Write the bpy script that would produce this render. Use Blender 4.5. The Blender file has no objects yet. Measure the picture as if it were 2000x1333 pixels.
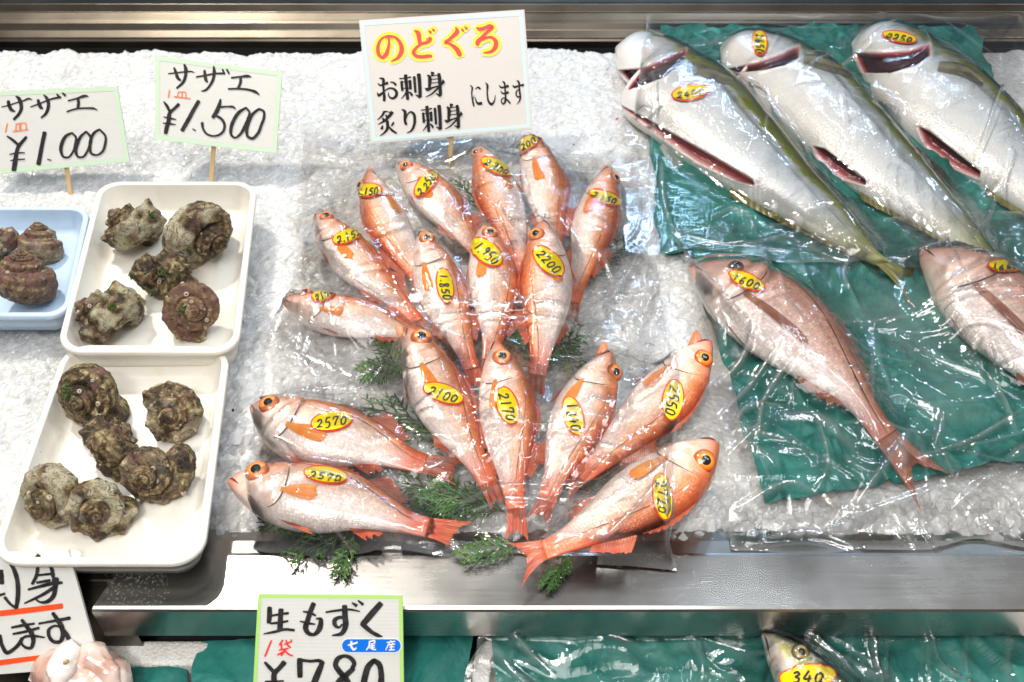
import bpy, math, random
import numpy as np
from mathutils import Vector, Matrix
from mathutils.bvhtree import BVHTree

# ------------------------------------------------------------------ camera
scene = bpy.context.scene
col = scene.collection
CAM_H, PITCH, LENS = 0.8, math.radians(44.3), 35.0
cam_d = bpy.data.cameras.new('camera'); cam = bpy.data.objects.new('camera', cam_d); col.objects.link(cam)
cam.location = (0, 0, CAM_H); cam.rotation_euler = (math.pi/2 - PITCH, 0, 0)
cam_d.lens = LENS; cam_d.sensor_width = 36; cam_d.sensor_fit = 'HORIZONTAL'
cam_d.clip_start = 0.02; cam_d.clip_end = 50
cam_d.dof.use_dof = True; cam_d.dof.focus_distance = 1.08; cam_d.dof.aperture_fstop = 9.0
scene.camera = cam
# ------------------------------------------------------------------ light
world = bpy.data.worlds.new('World'); scene.world = world; world.use_nodes = True
bg = world.node_tree.nodes['Background']; bg.inputs[0].default_value = (1.0, 0.985, 0.96, 1); bg.inputs[1].default_value = 0.20

def lamp(name, kind, loc, target, energy, color, size=0.1, size_y=None, spot=None):
    d = bpy.data.lights.new(name, kind); o = bpy.data.objects.new(name, d); col.objects.link(o)
    o.location = loc
    o.rotation_euler = (Vector(target) - Vector(loc)).to_track_quat('-Z', 'Y').to_euler()
    d.energy = energy; d.color = color
    if kind == 'AREA':
        d.shape = 'RECTANGLE'; d.size = size; d.size_y = size_y or size
    else:
        d.shadow_soft_size = size
    if spot: d.spot_size = math.radians(spot); d.spot_blend = 0.5
    return o
lamp('ceiling_spot_lamp', 'SPOT', (-1.05, 1.75, 2.0), (0.05, 0.9, 0), 150, (1.0, 0.93, 0.82), 0.085, spot=95)
lamp('ceiling_tube_lamp', 'AREA', (0.75, 0.95, 2.1), (0.35, 0.9, 0), 10, (0.84, 0.92, 1.0), 1.2, 0.06)
lamp('added_overhead_lamp', 'SPOT', (2.0, 0.55, 1.9), (0.3, 0.9, 0), 45, (1.0, 0.94, 0.85), 0.05, spot=90)  # added side fill from the right, no known source there
lamp('added_front_fill', 'AREA', (-0.3, -0.25, 2.1), (0, 0.8, 0), 29, (1.0, 0.975, 0.94), 1.6, 0.9)  # added soft fill from overhead in front, not a known fixture
lamp('ceiling_blue_lamp', 'AREA', (0.2, 2.9, 1.5), (0.2, 0.9, 0), 9, (0.40, 0.66, 1.0), 0.9, 0.03)
lamp('added_shelf_spot', 'SPOT', (-0.35, -0.55, 1.7), (0.0, 0.34, -0.1), 60, (1.0, 0.96, 0.9), 0.12, spot=40)  # unseen spot added to brighten the lower shelf
for k, (x, y, z, e, cc) in enumerate(((-0.45, 1.25, 2.2, 7, (1, .95, .88)), (0.45, 2.75, 1.9, 7, (.55, .78, 1.0)), (1.05, 1.0, 2.1, 7, (1, .96, .9)), (0.95, 2.9, 1.8, 8, (.45, .72, 1.0)), (-0.2, 2.6, 2.1, 6, (1, .95, .88)), (1.75, 2.6, 1.6, 8, (.5, .75, 1.0)), (-0.1, 0.75, 2.3, 5, (.9, .95, 1.0)))):
    lamp('added_overhead_lamp', 'POINT', (x, y, z), (0.2, .9, 0), e*1.4, cc, 0.03)  # small unseen lamps added for sharp glints on the film

scene.view_settings.view_transform = 'Standard'; scene.view_settings.look = 'None'
scene.view_settings.exposure = 0.20; scene.view_settings.gamma = 1.0
scene.view_settings.use_curve_mapping = False
scene.render.engine = 'CYCLES'
scene.cycles.use_denoising = True
scene.cycles.transparent_max_bounces = 24
scene.cycles.max_bounces = 10
scene.cycles.caustics_reflective = False; scene.cycles.caustics_refractive = False
scene.cycles.sample_clamp_indirect = 6

# ------------------------------------------------------------------ helpers
C0 = Vector((0, 0, CAM_H)); FPX = 2000*LENS/36.0
FW = Vector((0, math.cos(PITCH), -math.sin(PITCH))); UP = Vector((0, math.sin(PITCH), math.cos(PITCH))); RT = Vector((1, 0, 0))
def ray(px, py): return FW + RT*((px-1000)/FPX) - UP*((py-666.5)/FPX)
def at(px, py, z=0.0):
    r = ray(px, py); return C0 + r*((z-CAM_H)/r.z)
def on_plane(px, py, p, n):
    r = ray(px, py); return C0 + r*((p-C0).dot(n)/r.dot(n))
def project(P):
    P = np.asarray(P, float); d = P - np.array(C0)
    x = d[..., 0]; u = d @ np.array(UP); f = d @ np.array(FW)
    return np.stack([1000 + FPX*x/f, 666.5 - FPX*u/f], -1)

def link(name, verts, faces, mat, parent=None, uv=None, attr=None, smooth=True, origin=None):
    me = bpy.data.meshes.new(name)
    v = np.asarray(verts, float).reshape(-1, 3)
    o0 = Vector((0, 0, 0))
    if parent is not None: o0 = parent.matrix_world_pos if hasattr(parent, 'matrix_world_pos') else Vector(ORIG.get(parent.name, (0, 0, 0)))
    elif origin is not None: o0 = Vector(origin)
    me.from_pydata((v - np.array(o0)).tolist(), [], [tuple(int(i) for i in f) for f in faces])
    if uv is not None:
        l = me.uv_layers.new(name='UVMap'); uva = np.asarray(uv, float)
        idx = np.empty(len(me.loops), dtype=np.int32); me.loops.foreach_get('vertex_index', idx)
        l.data.foreach_set('uv', uva[idx].astype(np.float32).ravel())
    if attr:
        for k, a in attr.items():
            at_ = me.attributes.new(k, 'FLOAT', 'POINT'); at_.data.foreach_set('value', np.asarray(a, np.float32).ravel())
    if smooth: me.polygons.foreach_set('use_smooth', [True]*len(me.polygons))
    me.materials.append(mat); me.update()
    o = bpy.data.objects.new(name, me); col.objects.link(o)
    ORIG[o.name] = tuple(o0)
    if parent is not None: o.parent = parent
    else: o.location = o0
    return o
ORIG = {}
def thing(name, loc, label, cat, group=None, kind=None):
    o = bpy.data.objects.new(name, None); col.objects.link(o); o.location = loc
    o.empty_display_size = 0.01; ORIG[o.name] = tuple(loc)
    return tag(o, label, cat, group, kind)
def tag(o, label=None, cat=None, group=None, kind=None):
    if label: o['label'] = label
    if cat: o['category'] = cat
    if group: o['group'] = group
    if kind: o['kind'] = kind
    return o

def gridfaces(nu, nv, wrap=False):
    i = np.arange(nu-1)[:, None]; j = np.arange(nv if wrap else nv-1)[None, :]
    j2 = (j+1) % nv
    a = i*nv+j; b = i*nv+j2; c = (i+1)*nv+j2; d = (i+1)*nv+j
    return np.stack([a, b, c, d], -1).reshape(-1, 4)

_rng = np.random.default_rng(7)
_LAT = _rng.random((64, 64, 64)).astype(np.float32)
def vnoise(p):
    p = np.asarray(p, float); i = np.floor(p).astype(int); f = p-i; f = f*f*(3-2*f); r = 0
    for dx in (0, 1):
        for dy in (0, 1):
            for dz in (0, 1):
                w = (f[..., 0] if dx else 1-f[..., 0])*(f[..., 1] if dy else 1-f[..., 1])*(f[..., 2] if dz else 1-f[..., 2])
                r = r + w*_LAT[(i[..., 0]+dx) % 64, (i[..., 1]+dy) % 64, (i[..., 2]+dz) % 64]
    return r*2-1
def fbm(p, o=4):
    p = np.asarray(p, float); s = 0; a = 1.0
    for k in range(o):
        s = s + a*vnoise(p*2**k + 17.3*k); a *= 0.5
    return s/1.6
def smooth01(x): x = np.clip(x, 0, 1); return x*x*(3-2*x)
def interp(u, tab):
    xs, ys = zip(*tab); xs = np.array(xs); ys = np.array(ys, float)
    # monotone-ish cubic through the table
    m = np.gradient(ys, xs); u = np.asarray(u, float); k = np.clip(np.searchsorted(xs, u)-1, 0, len(xs)-2)
    h = xs[k+1]-xs[k]; t = np.clip((u-xs[k])/h, 0, 1)
    return (2*t**3-3*t**2+1)*ys[k]+(t**3-2*t**2+t)*h*m[k]+(-2*t**3+3*t**2)*ys[k+1]+(t**3-t**2)*h*m[k+1]
def catmull(P, n):
    P = np.asarray(P, float); seg = np.r_[0, np.cumsum(np.linalg.norm(np.diff(P, axis=0), axis=1))]; seg = seg/seg[-1]
    t = np.linspace(0, 1, n)
    return np.stack([interp(t, list(zip(seg, P[:, k]))) for k in range(P.shape[1])], -1)

# ------------------------------------------------------------------ materials
def newmat(name):
    m = bpy.data.materials.new(name); m.use_nodes = True
    nt = m.node_tree; b = nt.nodes['Principled BSDF']; return m, nt, b
def N(nt, t, **k):
    n = nt.nodes.new(t)
    for a, v in k.items(): setattr(n, a, v)
    return n
def plain(name, c, rough=0.5, metal=0.0, coat=0.0, spec=0.5):
    m, nt, b = newmat(name); b.inputs['Base Color'].default_value = (*c, 1); b.inputs['Roughness'].default_value = rough
    b.inputs['Metallic'].default_value = metal; b.inputs['Coat Weight'].default_value = coat; b.inputs['Coat Roughness'].default_value = 0.08
    b.inputs['Specular IOR Level'].default_value = spec
    return m
def ramp(nt, fac, stops, interp_='LINEAR'):
    r = N(nt, 'ShaderNodeValToRGB'); r.color_ramp.interpolation = interp_
    el = r.color_ramp.elements
    while len(el) > 2: el.remove(el[-1])
    el[0].position, el[0].color = stops[0][0], (*stops[0][1], 1)
    el[1].position, el[1].color = stops[-1][0], (*stops[-1][1], 1)
    for p, c in stops[1:-1]:
        e = el.new(p); e.color = (*c, 1)
    nt.links.new(fac, r.inputs[0]); return r.outputs[0]
def math_(nt, op, a, b=None, clamp=False):
    n = N(nt, 'ShaderNodeMath', operation=op); n.use_clamp = clamp
    for i, x in enumerate((a, b)):
        if x is None: continue
        if isinstance(x, (int, float)): n.inputs[i].default_value = x
        else: nt.links.new(x, n.inputs[i])
    return n.outputs[0]
def mixc(nt, fac, a, b, mode='MIX'):
    n = N(nt, 'ShaderNodeMix', data_type='RGBA', blend_type=mode)
    for s, x in ((0, fac), (6, a), (7, b)):
        if isinstance(x, (int, float)): n.inputs[s].default_value = x
        elif isinstance(x, tuple): n.inputs[s].default_value = (*x, 1)
        else: nt.links.new(x, n.inputs[s])
    return n.outputs[2]
def noise(nt, scale, detail=3, vec=None, rough=0.55, dist=0.0):
    n = N(nt, 'ShaderNodeTexNoise'); n.inputs['Scale'].default_value = scale; n.inputs['Detail'].default_value = detail
    n.inputs['Roughness'].default_value = rough; n.inputs['Distortion'].default_value = dist
    if vec is not None: nt.links.new(vec, n.inputs['Vector'])
    return n.outputs[0]
def voronoi(nt, scale, vec=None, feature='F1', out=0, rnd=1.0):
    n = N(nt, 'ShaderNodeTexVoronoi', feature=feature); n.inputs['Scale'].default_value = scale; n.inputs['Randomness'].default_value = rnd
    if vec is not None: nt.links.new(vec, n.inputs['Vector'])
    return n.outputs[out]
def mapping(nt, vec, scale=(1, 1, 1), loc=(0, 0, 0), rot=(0, 0, 0)):
    n = N(nt, 'ShaderNodeMapping'); n.inputs['Scale'].default_value = scale; n.inputs['Location'].default_value = loc; n.inputs['Rotation'].default_value = rot
    nt.links.new(vec, n.inputs[0]); return n.outputs[0]
def bump(nt, b, h, strength=0.3, dist=0.002, prev=None, inp='Normal'):
    n = N(nt, 'ShaderNodeBump'); n.inputs['Strength'].default_value = strength; n.inputs['Distance'].default_value = dist
    nt.links.new(h, n.inputs['Height'])
    if prev is not None: nt.links.new(prev, n.inputs['Normal'])
    if b is not None: nt.links.new(n.outputs[0], b.inputs[inp])
    return n.outputs[0]
def coords(nt, k='Object'): return N(nt, 'ShaderNodeTexCoord').outputs[k]
def attrf(nt, k): return N(nt, 'ShaderNodeAttribute', attribute_name=k).outputs['Fac']
def objrand(nt): return N(nt, 'ShaderNodeObjectInfo').outputs['Random']
L = lambda nt, a, b: nt.links.new(a, b)

def steel(name, base=(0.56, 0.54, 0.52), rough=0.3, stretch=(1.5, 60, 60), warm=None):
    m, nt, b = newmat(name); b.inputs['Metallic'].default_value = 1.0
    o = coords(nt)
    n1 = noise(nt, 6, 4, mapping(nt, o, stretch)); n2 = noise(nt, 9, 4, o); n3 = noise(nt, 3.0, 2, o)
    cA = ramp(nt, n2, [(0.3, tuple(x*0.78 for x in base)), (0.7, base)])
    if warm: cA = mixc(nt, ramp(nt, noise(nt, 14, 5, mapping(nt, o, (.6, 2, 2)), 0.7), [(0.55, (0, 0, 0)), (0.75, (0.6, 0.6, 0.6))]), cA, warm)
    L(nt, cA, b.inputs['Base Color'])
    r = math_(nt, 'ADD', math_(nt, 'MULTIPLY', n1, 0.09), math_(nt, 'ADD', rough-0.14, math_(nt, 'MULTIPLY', n2, 0.24)))
    L(nt, r, b.inputs['Roughness'])
    p = bump(nt, None, n1, 0.05, 0.0005); sc = voronoi(nt, 9, mapping(nt, o, (1, 6, 1), rot=(0, 0, 0.3)), 'DISTANCE_TO_EDGE')
    p = bump(nt, None, n3, 0.5, 0.012, p)
    bump(nt, b, ramp(nt, sc, [(0.0, (0, 0, 0)), (0.010, (1, 1, 1))]), 0.05, 0.0004, p)
    return m
M_STEEL = steel('brushed_steel', (0.52, 0.505, 0.485), 0.22)
M_STEEL2 = steel('dull_rail_steel', (0.155, 0.135, 0.11), 0.32, warm=(0.085, 0.06, 0.035))
M_DARK = plain('dark_gap', (0.012, 0.011, 0.010), 0.7)
M_BLUEBACK = plain('blue_panel', (0.10, 0.20, 0.32), 0.4)

def mat_ice():
    m, nt, b = newmat('crushed_ice'); o = coords(nt)
    n = noise(nt, 22, 5, o, 0.65); v = voronoi(nt, 190, o); v2 = voronoi(nt, 70, o)
    big = noise(nt, 5, 3, o)
    c = ramp(nt, math_(nt, 'ADD', math_(nt, 'MULTIPLY', n, 0.6), math_(nt, 'MULTIPLY', big, 0.4)), [(0.34, (0.49, 0.49, 0.488)), (0.5, (0.575, 0.575, 0.57)), (0.64, (0.64, 0.64, 0.635))])
    clear = attrf(nt, 'clear')
    c = mixc(nt, math_(nt, 'MULTIPLY', clear, 0.8, True), c, (0.36, 0.35, 0.33))
    L(nt, c, b.inputs['Base Color'])
    b.inputs['Subsurface Weight'].default_value = 0.75; b.inputs['Subsurface Radius'].default_value = (1.0, 1.0, 1.0); b.inputs['Subsurface Scale'].default_value = 0.022
    L(nt, ramp(nt, v2, [(0.1, (0.08, 0.08, 0.08)), (0.7, (0.42, 0.42, 0.42))]), b.inputs['Roughness'])
    b.inputs['Specular IOR Level'].default_value = 0.65
    b.inputs['Coat Weight'].default_value = 0.9; b.inputs['Coat Roughness'].default_value = 0.06
    p = bump(nt, None, v2, 0.15, 0.005); p = bump(nt, None, n, 0.18, 0.006, p)
    bump(nt, b, v, 0.25, 0.0020, p)
    bump(nt, b, v, 0.9, 0.0030, p, 'Coat Normal'); return m
M_ICE = mat_ice()
def mat_glassice():
    m, nt, b = newmat('clear_ice_chunk'); b.inputs['Base Color'].default_value = (0.93, 0.95, 0.96, 1)
    b.inputs['Alpha'].default_value = 0.38; b.inputs['Roughness'].default_value = 0.1; b.inputs['Coat Weight'].default_value = 0.5
    bump(nt, b, noise(nt, 120, 3, coords(nt)), 0.5, 0.002); return m
M_CLEARICE = mat_glassice()
def mat_paper():
    m, nt, b = newmat('green_paper'); o = coords(nt)
    n = noise(nt, 160, 5, o, 0.7); n2 = noise(nt, 9, 5, o, dist=0.8)
    wet = ramp(nt, n2, [(0.38, (0.007, 0.105, 0.090)), (0.52, (0.020, 0.190, 0.160)), (0.70, (0.050, 0.26, 0.222))])
    L(nt, mixc(nt, 0.25, wet, ramp(nt, n, [(0.3, (0.003, 0.06, 0.05)), (0.7, (0.03, 0.20, 0.165))])), b.inputs['Base Color'])
    b.inputs['Roughness'].default_value = 0.5; b.inputs['Specular IOR Level'].default_value = 0.35
    bump(nt, b, n, 0.25, 0.0008, bump(nt, None, noise(nt, 14, 4, o, dist=1.5), 0.5, 0.01)); return m
M_PAPER = mat_paper()
def mat_plastic(name, c, c2):
    m, nt, b = newmat(name); o = coords(nt)
    n = noise(nt, 40, 4, o, 0.7); sp = noise(nt, 150, 2, o)
    base = mixc(nt, ramp(nt, n, [(0.5, (0, 0, 0)), (0.8, (0.6, 0.6, 0.6))]), c, c2)
    base = mixc(nt, ramp(nt, sp, [(0.74, (0, 0, 0)), (0.77, (0.7, 0.7, 0.7))]), base, (0.35, 0.25, 0.14))
    L(nt, base, b.inputs['Base Color']); b.inputs['Roughness'].default_value = 0.28
    bump(nt, b, noise(nt, 60, 2, o), 0.05, 0.002); return m
M_TRAYW = mat_plastic('cream_plastic', (0.76, 0.735, 0.67), (0.66, 0.61, 0.50))
M_TRAYB = mat_plastic('pale_blue_plastic', (0.50, 0.64, 0.80), (0.42, 0.55, 0.72))
def mat_foam():
    m, nt, b = newmat('white_foam'); o = coords(nt); v = voronoi(nt, 330, o)
    n = noise(nt, 25, 4, o)
    L(nt, mixc(nt, 0.5, ramp(nt, v, [(0.0, (0.84, 0.83, 0.80)), (0.8, (0.6, 0.59, 0.56))]), ramp(nt, n, [(0.35, (0.55, 0.53, 0.48)), (0.6, (0.84, 0.83, 0.8))])), b.inputs['Base Color'])
    b.inputs['Roughness'].default_value = 0.6; bump(nt, b, v, 0.5, -0.002); return m
M_FOAM = mat_foam()
M_WOOD = plain('stained_wood', (0.30, 0.16, 0.055), 0.55)
def mat_board(name, c, c2, wv=0.04):
    m, nt, b = newmat(name); o = coords(nt, 'UV'); w = N(nt, 'ShaderNodeTexWave', bands_direction='Y'); w.inputs['Scale'].default_value = 11; w.inputs['Distortion'].default_value = 0.15
    L(nt, o, w.inputs['Vector'])
    L(nt, mixc(nt, ramp(nt, noise(nt, 5, 5, o, 0.7), [(0.5, (0, 0, 0)), (0.8, (0.5, 0.5, 0.5))]), c, c2), b.inputs['Base Color'])
    b.inputs['Roughness'].default_value = 0.42; bump(nt, b, w.outputs[1], wv, 0.001); return m
M_BOARD = mat_board('white_corrugated_card', (0.66, 0.655, 0.63), (0.58, 0.56, 0.51))
M_BOARD2 = mat_board('laminated_card', (0.65, 0.615, 0.585), (0.59, 0.555, 0.51), 0.002)
M_PALEGREEN = plain('pale_green_edge', (0.56, 0.70, 0.53), 0.45)
M_GREEN = plain('lime_green_edge', (0.42, 0.70, 0.17), 0.4)
M_LBLUE = plain('pale_blue_edge', (0.58, 0.72, 0.74), 0.4)
def mat_ink(name, c, c2):
    m, nt, b = newmat(name); n = noise(nt, 130, 4, coords(nt), 0.7)
    L(nt, ramp(nt, n, [(0.35, c), (0.75, c2)]), b.inputs['Base Color']); b.inputs['Roughness'].default_value = 0.55; b.inputs['Specular IOR Level'].default_value = 0.2; return m
M_INK = mat_ink('black_ink', (0.010, 0.010, 0.011), (0.045, 0.043, 0.043))
M_PRINT = plain('black_print', (0.010, 0.009, 0.011), 0.6, spec=0.2)
M_ORANGE = plain('orange_ink', (0.85, 0.20, 0.07), 0.5)
M_REDINK = plain('red_ink', (0.80, 0.035, 0.03), 0.45)
M_REDBAR = plain('red_orange_ink', (0.78, 0.075, 0.008), 0.45)
M_YEL = plain('yellow_print', (0.92, 0.80, 0.0), 0.35)
M_BLUE = plain('blue_print', (0.0, 0.16, 0.72), 0.35)
M_WHITE = plain('white_print', (0.82, 0.80, 0.78), 0.4)
M_STICKR = plain('sticker_red', (0.80, 0.06, 0.015), 0.25, coat=0.5)
M_STICKY = plain('sticker_yellow', (0.86, 0.66, 0.0), 0.25, coat=0.6)
M_SKEWER = plain('bamboo', (0.60, 0.42, 0.20), 0.5)

def mat_fish(name, stops, headc, tailc, scale=(70, 26), metal=0.25, rough=0.32, spots=None, headmix=0.6, scol=(1.18, 0.72), cellv=0.25, mottle=0.8):
    m, nt, b = newmat(name)
    uv = N(nt, 'ShaderNodeUVMap', uv_map='UVMap').outputs[0]
    sx = N(nt, 'ShaderNodeSeparateXYZ'); L(nt, uv, sx.inputs[0])
    o = coords(nt)
    n = noise(nt, 30, 5, o, 0.65); nb = noise(nt, 9, 3, o)
    v = math_(nt, 'ADD', sx.outputs[1], math_(nt, 'MULTIPLY', math_(nt, 'SUBTRACT', n, 0.5), 0.30))
    v = math_(nt, 'ADD', v, math_(nt, 'MULTIPLY', math_(nt, 'SUBTRACT', nb, 0.5), 0.22))
    v = math_(nt, 'ADD', v, math_(nt, 'MULTIPLY', math_(nt, 'SUBTRACT', objrand(nt), 0.5), 0.10))
    c = ramp(nt, v, stops)
    hm = ramp(nt, math_(nt, 'ADD', sx.outputs[0], math_(nt, 'MULTIPLY', n, 0.12)), [(0.10, (headmix,)*3), (0.33, (0, 0, 0))])
    snout = ramp(nt, math_(nt, 'ADD', sx.outputs[0], math_(nt, 'MULTIPLY', n, 0.05)), [(0.045, (headmix*1.2,)*3), (0.12, (0, 0, 0))])
    c = mixc(nt, math_(nt, 'MULTIPLY', hm, ramp(nt, v, [(0.25, (0.25,)*3), (0.6, (1, 1, 1))])), c, headc)
    pl = noise(nt, 85, 5, o, 0.6, 1.0)
    c = mixc(nt, math_(nt, 'MULTIPLY', ramp(nt, sx.outputs[0], [(0.26, (mottle,)*3), (0.32, (0, 0, 0))]), ramp(nt, pl, [(0.46, (0, 0, 0)), (0.58, (1, 1, 1))])), c, mixc(nt, v, (0.86, 0.62, 0.48), tuple(x*0.9 for x in headc)))
    c = mixc(nt, snout, c, tuple(x*0.85 for x in headc))
    tm = ramp(nt, math_(nt, 'ADD', sx.outputs[0], math_(nt, 'MULTIPLY', n, 0.1)), [(0.84, (0, 0, 0)), (1.04, (0.85,)*3)])
    c = mixc(nt, tm, c, tailc)
    mp = mapping(nt, uv, (scale[0], scale[1], 1))
    sc = voronoi(nt, 1.0, mp, rnd=0.55)
    sc2 = ramp(nt, sc, [(0.15, (scol[0],)*3), (0.75, (scol[1],)*3)])
    vc = N(nt, 'ShaderNodeTexVoronoi'); vc.inputs['Scale'].default_value = 1.0; vc.inputs['Randomness'].default_value = 0.55; L(nt, mp, vc.inputs['Vector'])
    vcs = N(nt, 'ShaderNodeSeparateColor'); L(nt, vc.outputs['Color'], vcs.inputs[0])
    sc2 = mixc(nt, 1.0, sc2, ramp(nt, vcs.outputs[0], [(0.0, (1-cellv,)*3), (1.0, (1+cellv,)*3)]), 'MULTIPLY')
    body = ramp(nt, sx.outputs[0], [(0.22, (0, 0, 0)), (0.32, (1, 1, 1))])
    c = mixc(nt, math_(nt, 'MULTIPLY', body, 0.8), c, mixc(nt, 1.0, c, sc2, 'MULTIPLY'))
    if spots:
        sp = voronoi(nt, 0.45, mp, rnd=1.0)
        c = mixc(nt, math_(nt, 'MULTIPLY', ramp(nt, sp, [(0.10, (1, 1, 1)), (0.2, (0, 0, 0))]), body), c, spots)
    fl = attrf(nt, 'flesh')
    flc = ramp(nt, fl, [(0.25, (0, 0, 0)), (0.6, (1, 1, 1))])
    fcol = ramp(nt, math_(nt, 'ADD', fl, math_(nt, 'MULTIPLY', math_(nt, 'SUBTRACT', n, 0.5), 0.25)), [(0.42, (0.58, 0.24, 0.24)), (0.60, (0.36, 0.075, 0.08)), (0.80, (0.16, 0.02, 0.03)), (0.95, (0.028, 0.006, 0.012))])
    c = mixc(nt, flc, c, fcol)
    L(nt, c, b.inputs['Base Color'])
    L(nt, math_(nt, 'MULTIPLY', math_(nt, 'SUBTRACT', 1.0, flc), metal), b.inputs['Metallic'])
    b.inputs['Roughness'].default_value = rough
    L(nt, math_(nt, 'MULTIPLY', math_(nt, 'SUBTRACT', 1.0, flc), 0.45), b.inputs['Coat Weight']); b.inputs['Coat Roughness'].default_value = 0.12
    p = bump(nt, None, noise(nt, 55, 4, o), 0.15, 0.003)
    bn = N(nt, 'ShaderNodeBump'); bn.inputs['Distance'].default_value = -0.0012
    L(nt, math_(nt, 'MULTIPLY', body, 0.45), bn.inputs['Strength']); L(nt, sc, bn.inputs['Height']); L(nt, p, bn.inputs['Normal'])
    L(nt, bn.outputs[0], b.inputs['Normal'])
    return m
M_PERCH = mat_fish('perch_skin', [(0.0, (0.86, 0.75, 0.71)), (0.40, (0.87, 0.70, 0.63)), (0.56, (0.86, 0.52, 0.37)), (0.68, (0.78, 0.26, 0.10)), (0.82, (0.58, 0.11, 0.035)), (1.0, (0.34, 0.040, 0.012))], (0.78, 0.17, 0.045), (0.76, 0.115, 0.028), metal=0.04, rough=0.26, scol=(1.12, 0.80), cellv=0.13)
M_BREAM = mat_fish('bream_skin', [(0.0, (0.78, 0.72, 0.69)), (0.36, (0.78, 0.63, 0.58)), (0.56, (0.70, 0.42, 0.34)), (0.78, (0.58, 0.26, 0.17)), (1.0, (0.34, 0.11, 0.06))], (0.54, 0.20, 0.14), (0.35, 0.085, 0.04), (85, 32), 0.06, 0.30, None, 0.6, (1.16, 0.76), 0.14)
M_YT = mat_fish('yellowtail_skin', [(0.0, (0.78, 0.755, 0.735)), (0.36, (0.74, 0.74, 0.735)), (0.50, (0.60, 0.635, 0.67)), (0.62, (0.40, 0.45, 0.50)), (0.69, (0.34, 0.37, 0.34)), (0.73, (0.22, 0.24, 0.025)), (0.83, (0.13, 0.145, 0.025)), (1.0, (0.05, 0.065, 0.03))], (0.66, 0.60, 0.61), (0.19, 0.19, 0.03), (170, 60), 0.08, 0.28, None, 0.10, (1.03, 0.94), 0.04, 0.12)
def mat_fin(name, c, c2, tr=0.25):
    m, nt, b = newmat(name); uv = N(nt, 'ShaderNodeUVMap', uv_map='UVMap').outputs[0]
    w = N(nt, 'ShaderNodeTexWave', bands_direction='Y'); w.inputs['Scale'].default_value = 5; w.inputs['Distortion'].default_value = 0.6; w.inputs['Detail'].default_value = 1
    L(nt, uv, w.inputs['Vector'])
    n = noise(nt, 60, 3, coords(nt))
    cc = mixc(nt, ramp(nt, n, [(0.35, (0, 0, 0)), (0.65, (1, 1, 1))]), c, c2)
    cc = mixc(nt, math_(nt, 'MULTIPLY', w.outputs[1], 0.4), cc, tuple(x*0.45 for x in c))
    L(nt, cc, b.inputs['Base Color']); b.inputs['Roughness'].default_value = 0.28; b.inputs['Coat Weight'].default_value = 0.4
    bump(nt, b, w.outputs[1], 0.4, 0.0012)
    t = N(nt, 'ShaderNodeBsdfTransparent'); mx = N(nt, 'ShaderNodeMixShader'); mx.inputs[0].default_value = tr
    out = nt.nodes['Material Output']; L(nt, b.outputs[0], mx.inputs[1]); L(nt, t.outputs[0], mx.inputs[2]); L(nt, mx.outputs[0], out.inputs[0]); return m
M_FINR = mat_fin('red_fin', (0.52, 0.060, 0.020), (0.66, 0.19, 0.09), 0.18)
M_FINO = mat_fin('orange_fin', (0.98, 0.25, 0.015), (0.96, 0.38, 0.08), 0.06)
M_FINB = mat_fin('brown_fin', (0.32, 0.09, 0.05), (0.40, 0.18, 0.11), 0.15)
M_FINY = mat_fin('olive_fin', (0.115, 0.115, 0.015), (0.17, 0.155, 0.03), 0.06)
M_FINP = mat_fin('dusky_fin', (0.10, 0.09, 0.045), (0.20, 0.18, 0.10), 0.25)
M_FING = mat_fin('clear_fin', (0.45, 0.42, 0.36), (0.55, 0.52, 0.46), 0.45)
M_FLESH = plain('raw_flesh', (0.42, 0.12, 0.12), 0.3, coat=0.5)
def mat_eye(name, stops):
    m, nt, b = newmat(name); uv = N(nt, 'ShaderNodeUVMap', uv_map='UVMap').outputs[0]
    sx = N(nt, 'ShaderNodeSeparateXYZ'); L(nt, uv, sx.inputs[0])
    ec = ramp(nt, math_(nt, 'ADD', sx.outputs[0], math_(nt, 'MULTIPLY', math_(nt, 'SUBTRACT', noise(nt, 260, 3, coords(nt)), 0.5), 0.18)), stops)
    L(nt, mixc(nt, math_(nt, 'MULTIPLY', objrand(nt), 0.40), ec, mixc(nt, 0.7, ec, (0.42, 0.22, 0.14))), b.inputs['Base Color'])
    b.inputs['Roughness'].default_value = 0.2; b.inputs['Coat Weight'].default_value = 1.0; b.inputs['Coat Roughness'].default_value = 0.03; return m
M_EYEO = mat_eye('orange_iris', [(0.40, (0.92, 0.38, 0.05)), (0.55, (0.92, 0.24, 0.010)), (0.80, (0.76, 0.11, 0.005)), (0.90, (0.34, 0.06, 0.01)), (1.0, (0.55, 0.25, 0.16))])
M_EYEB = mat_eye('brown_iris', [(0.42, (0.10, 0.05, 0.02)), (0.7, (0.06, 0.03, 0.015)), (0.85, (0.20, 0.07, 0.05)), (1.0, (0.40, 0.2, 0.17))])
M_EYEY = mat_eye('yellow_iris', [(0.36, (0.42, 0.30, 0.05)), (0.6, (0.30, 0.22, 0.05)), (0.8, (0.12, 0.10, 0.05)), (1.0, (0.05, 0.05, 0.03))])
M_PUPIL = plain('pupil', (0.006, 0.007, 0.009), 0.12, coat=1.0)
M_MOUTH = plain('mouth_line', (0.16, 0.035, 0.025), 0.5)
M_MOUTHD = plain('dark_line', (0.05, 0.04, 0.035), 0.5)

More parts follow.
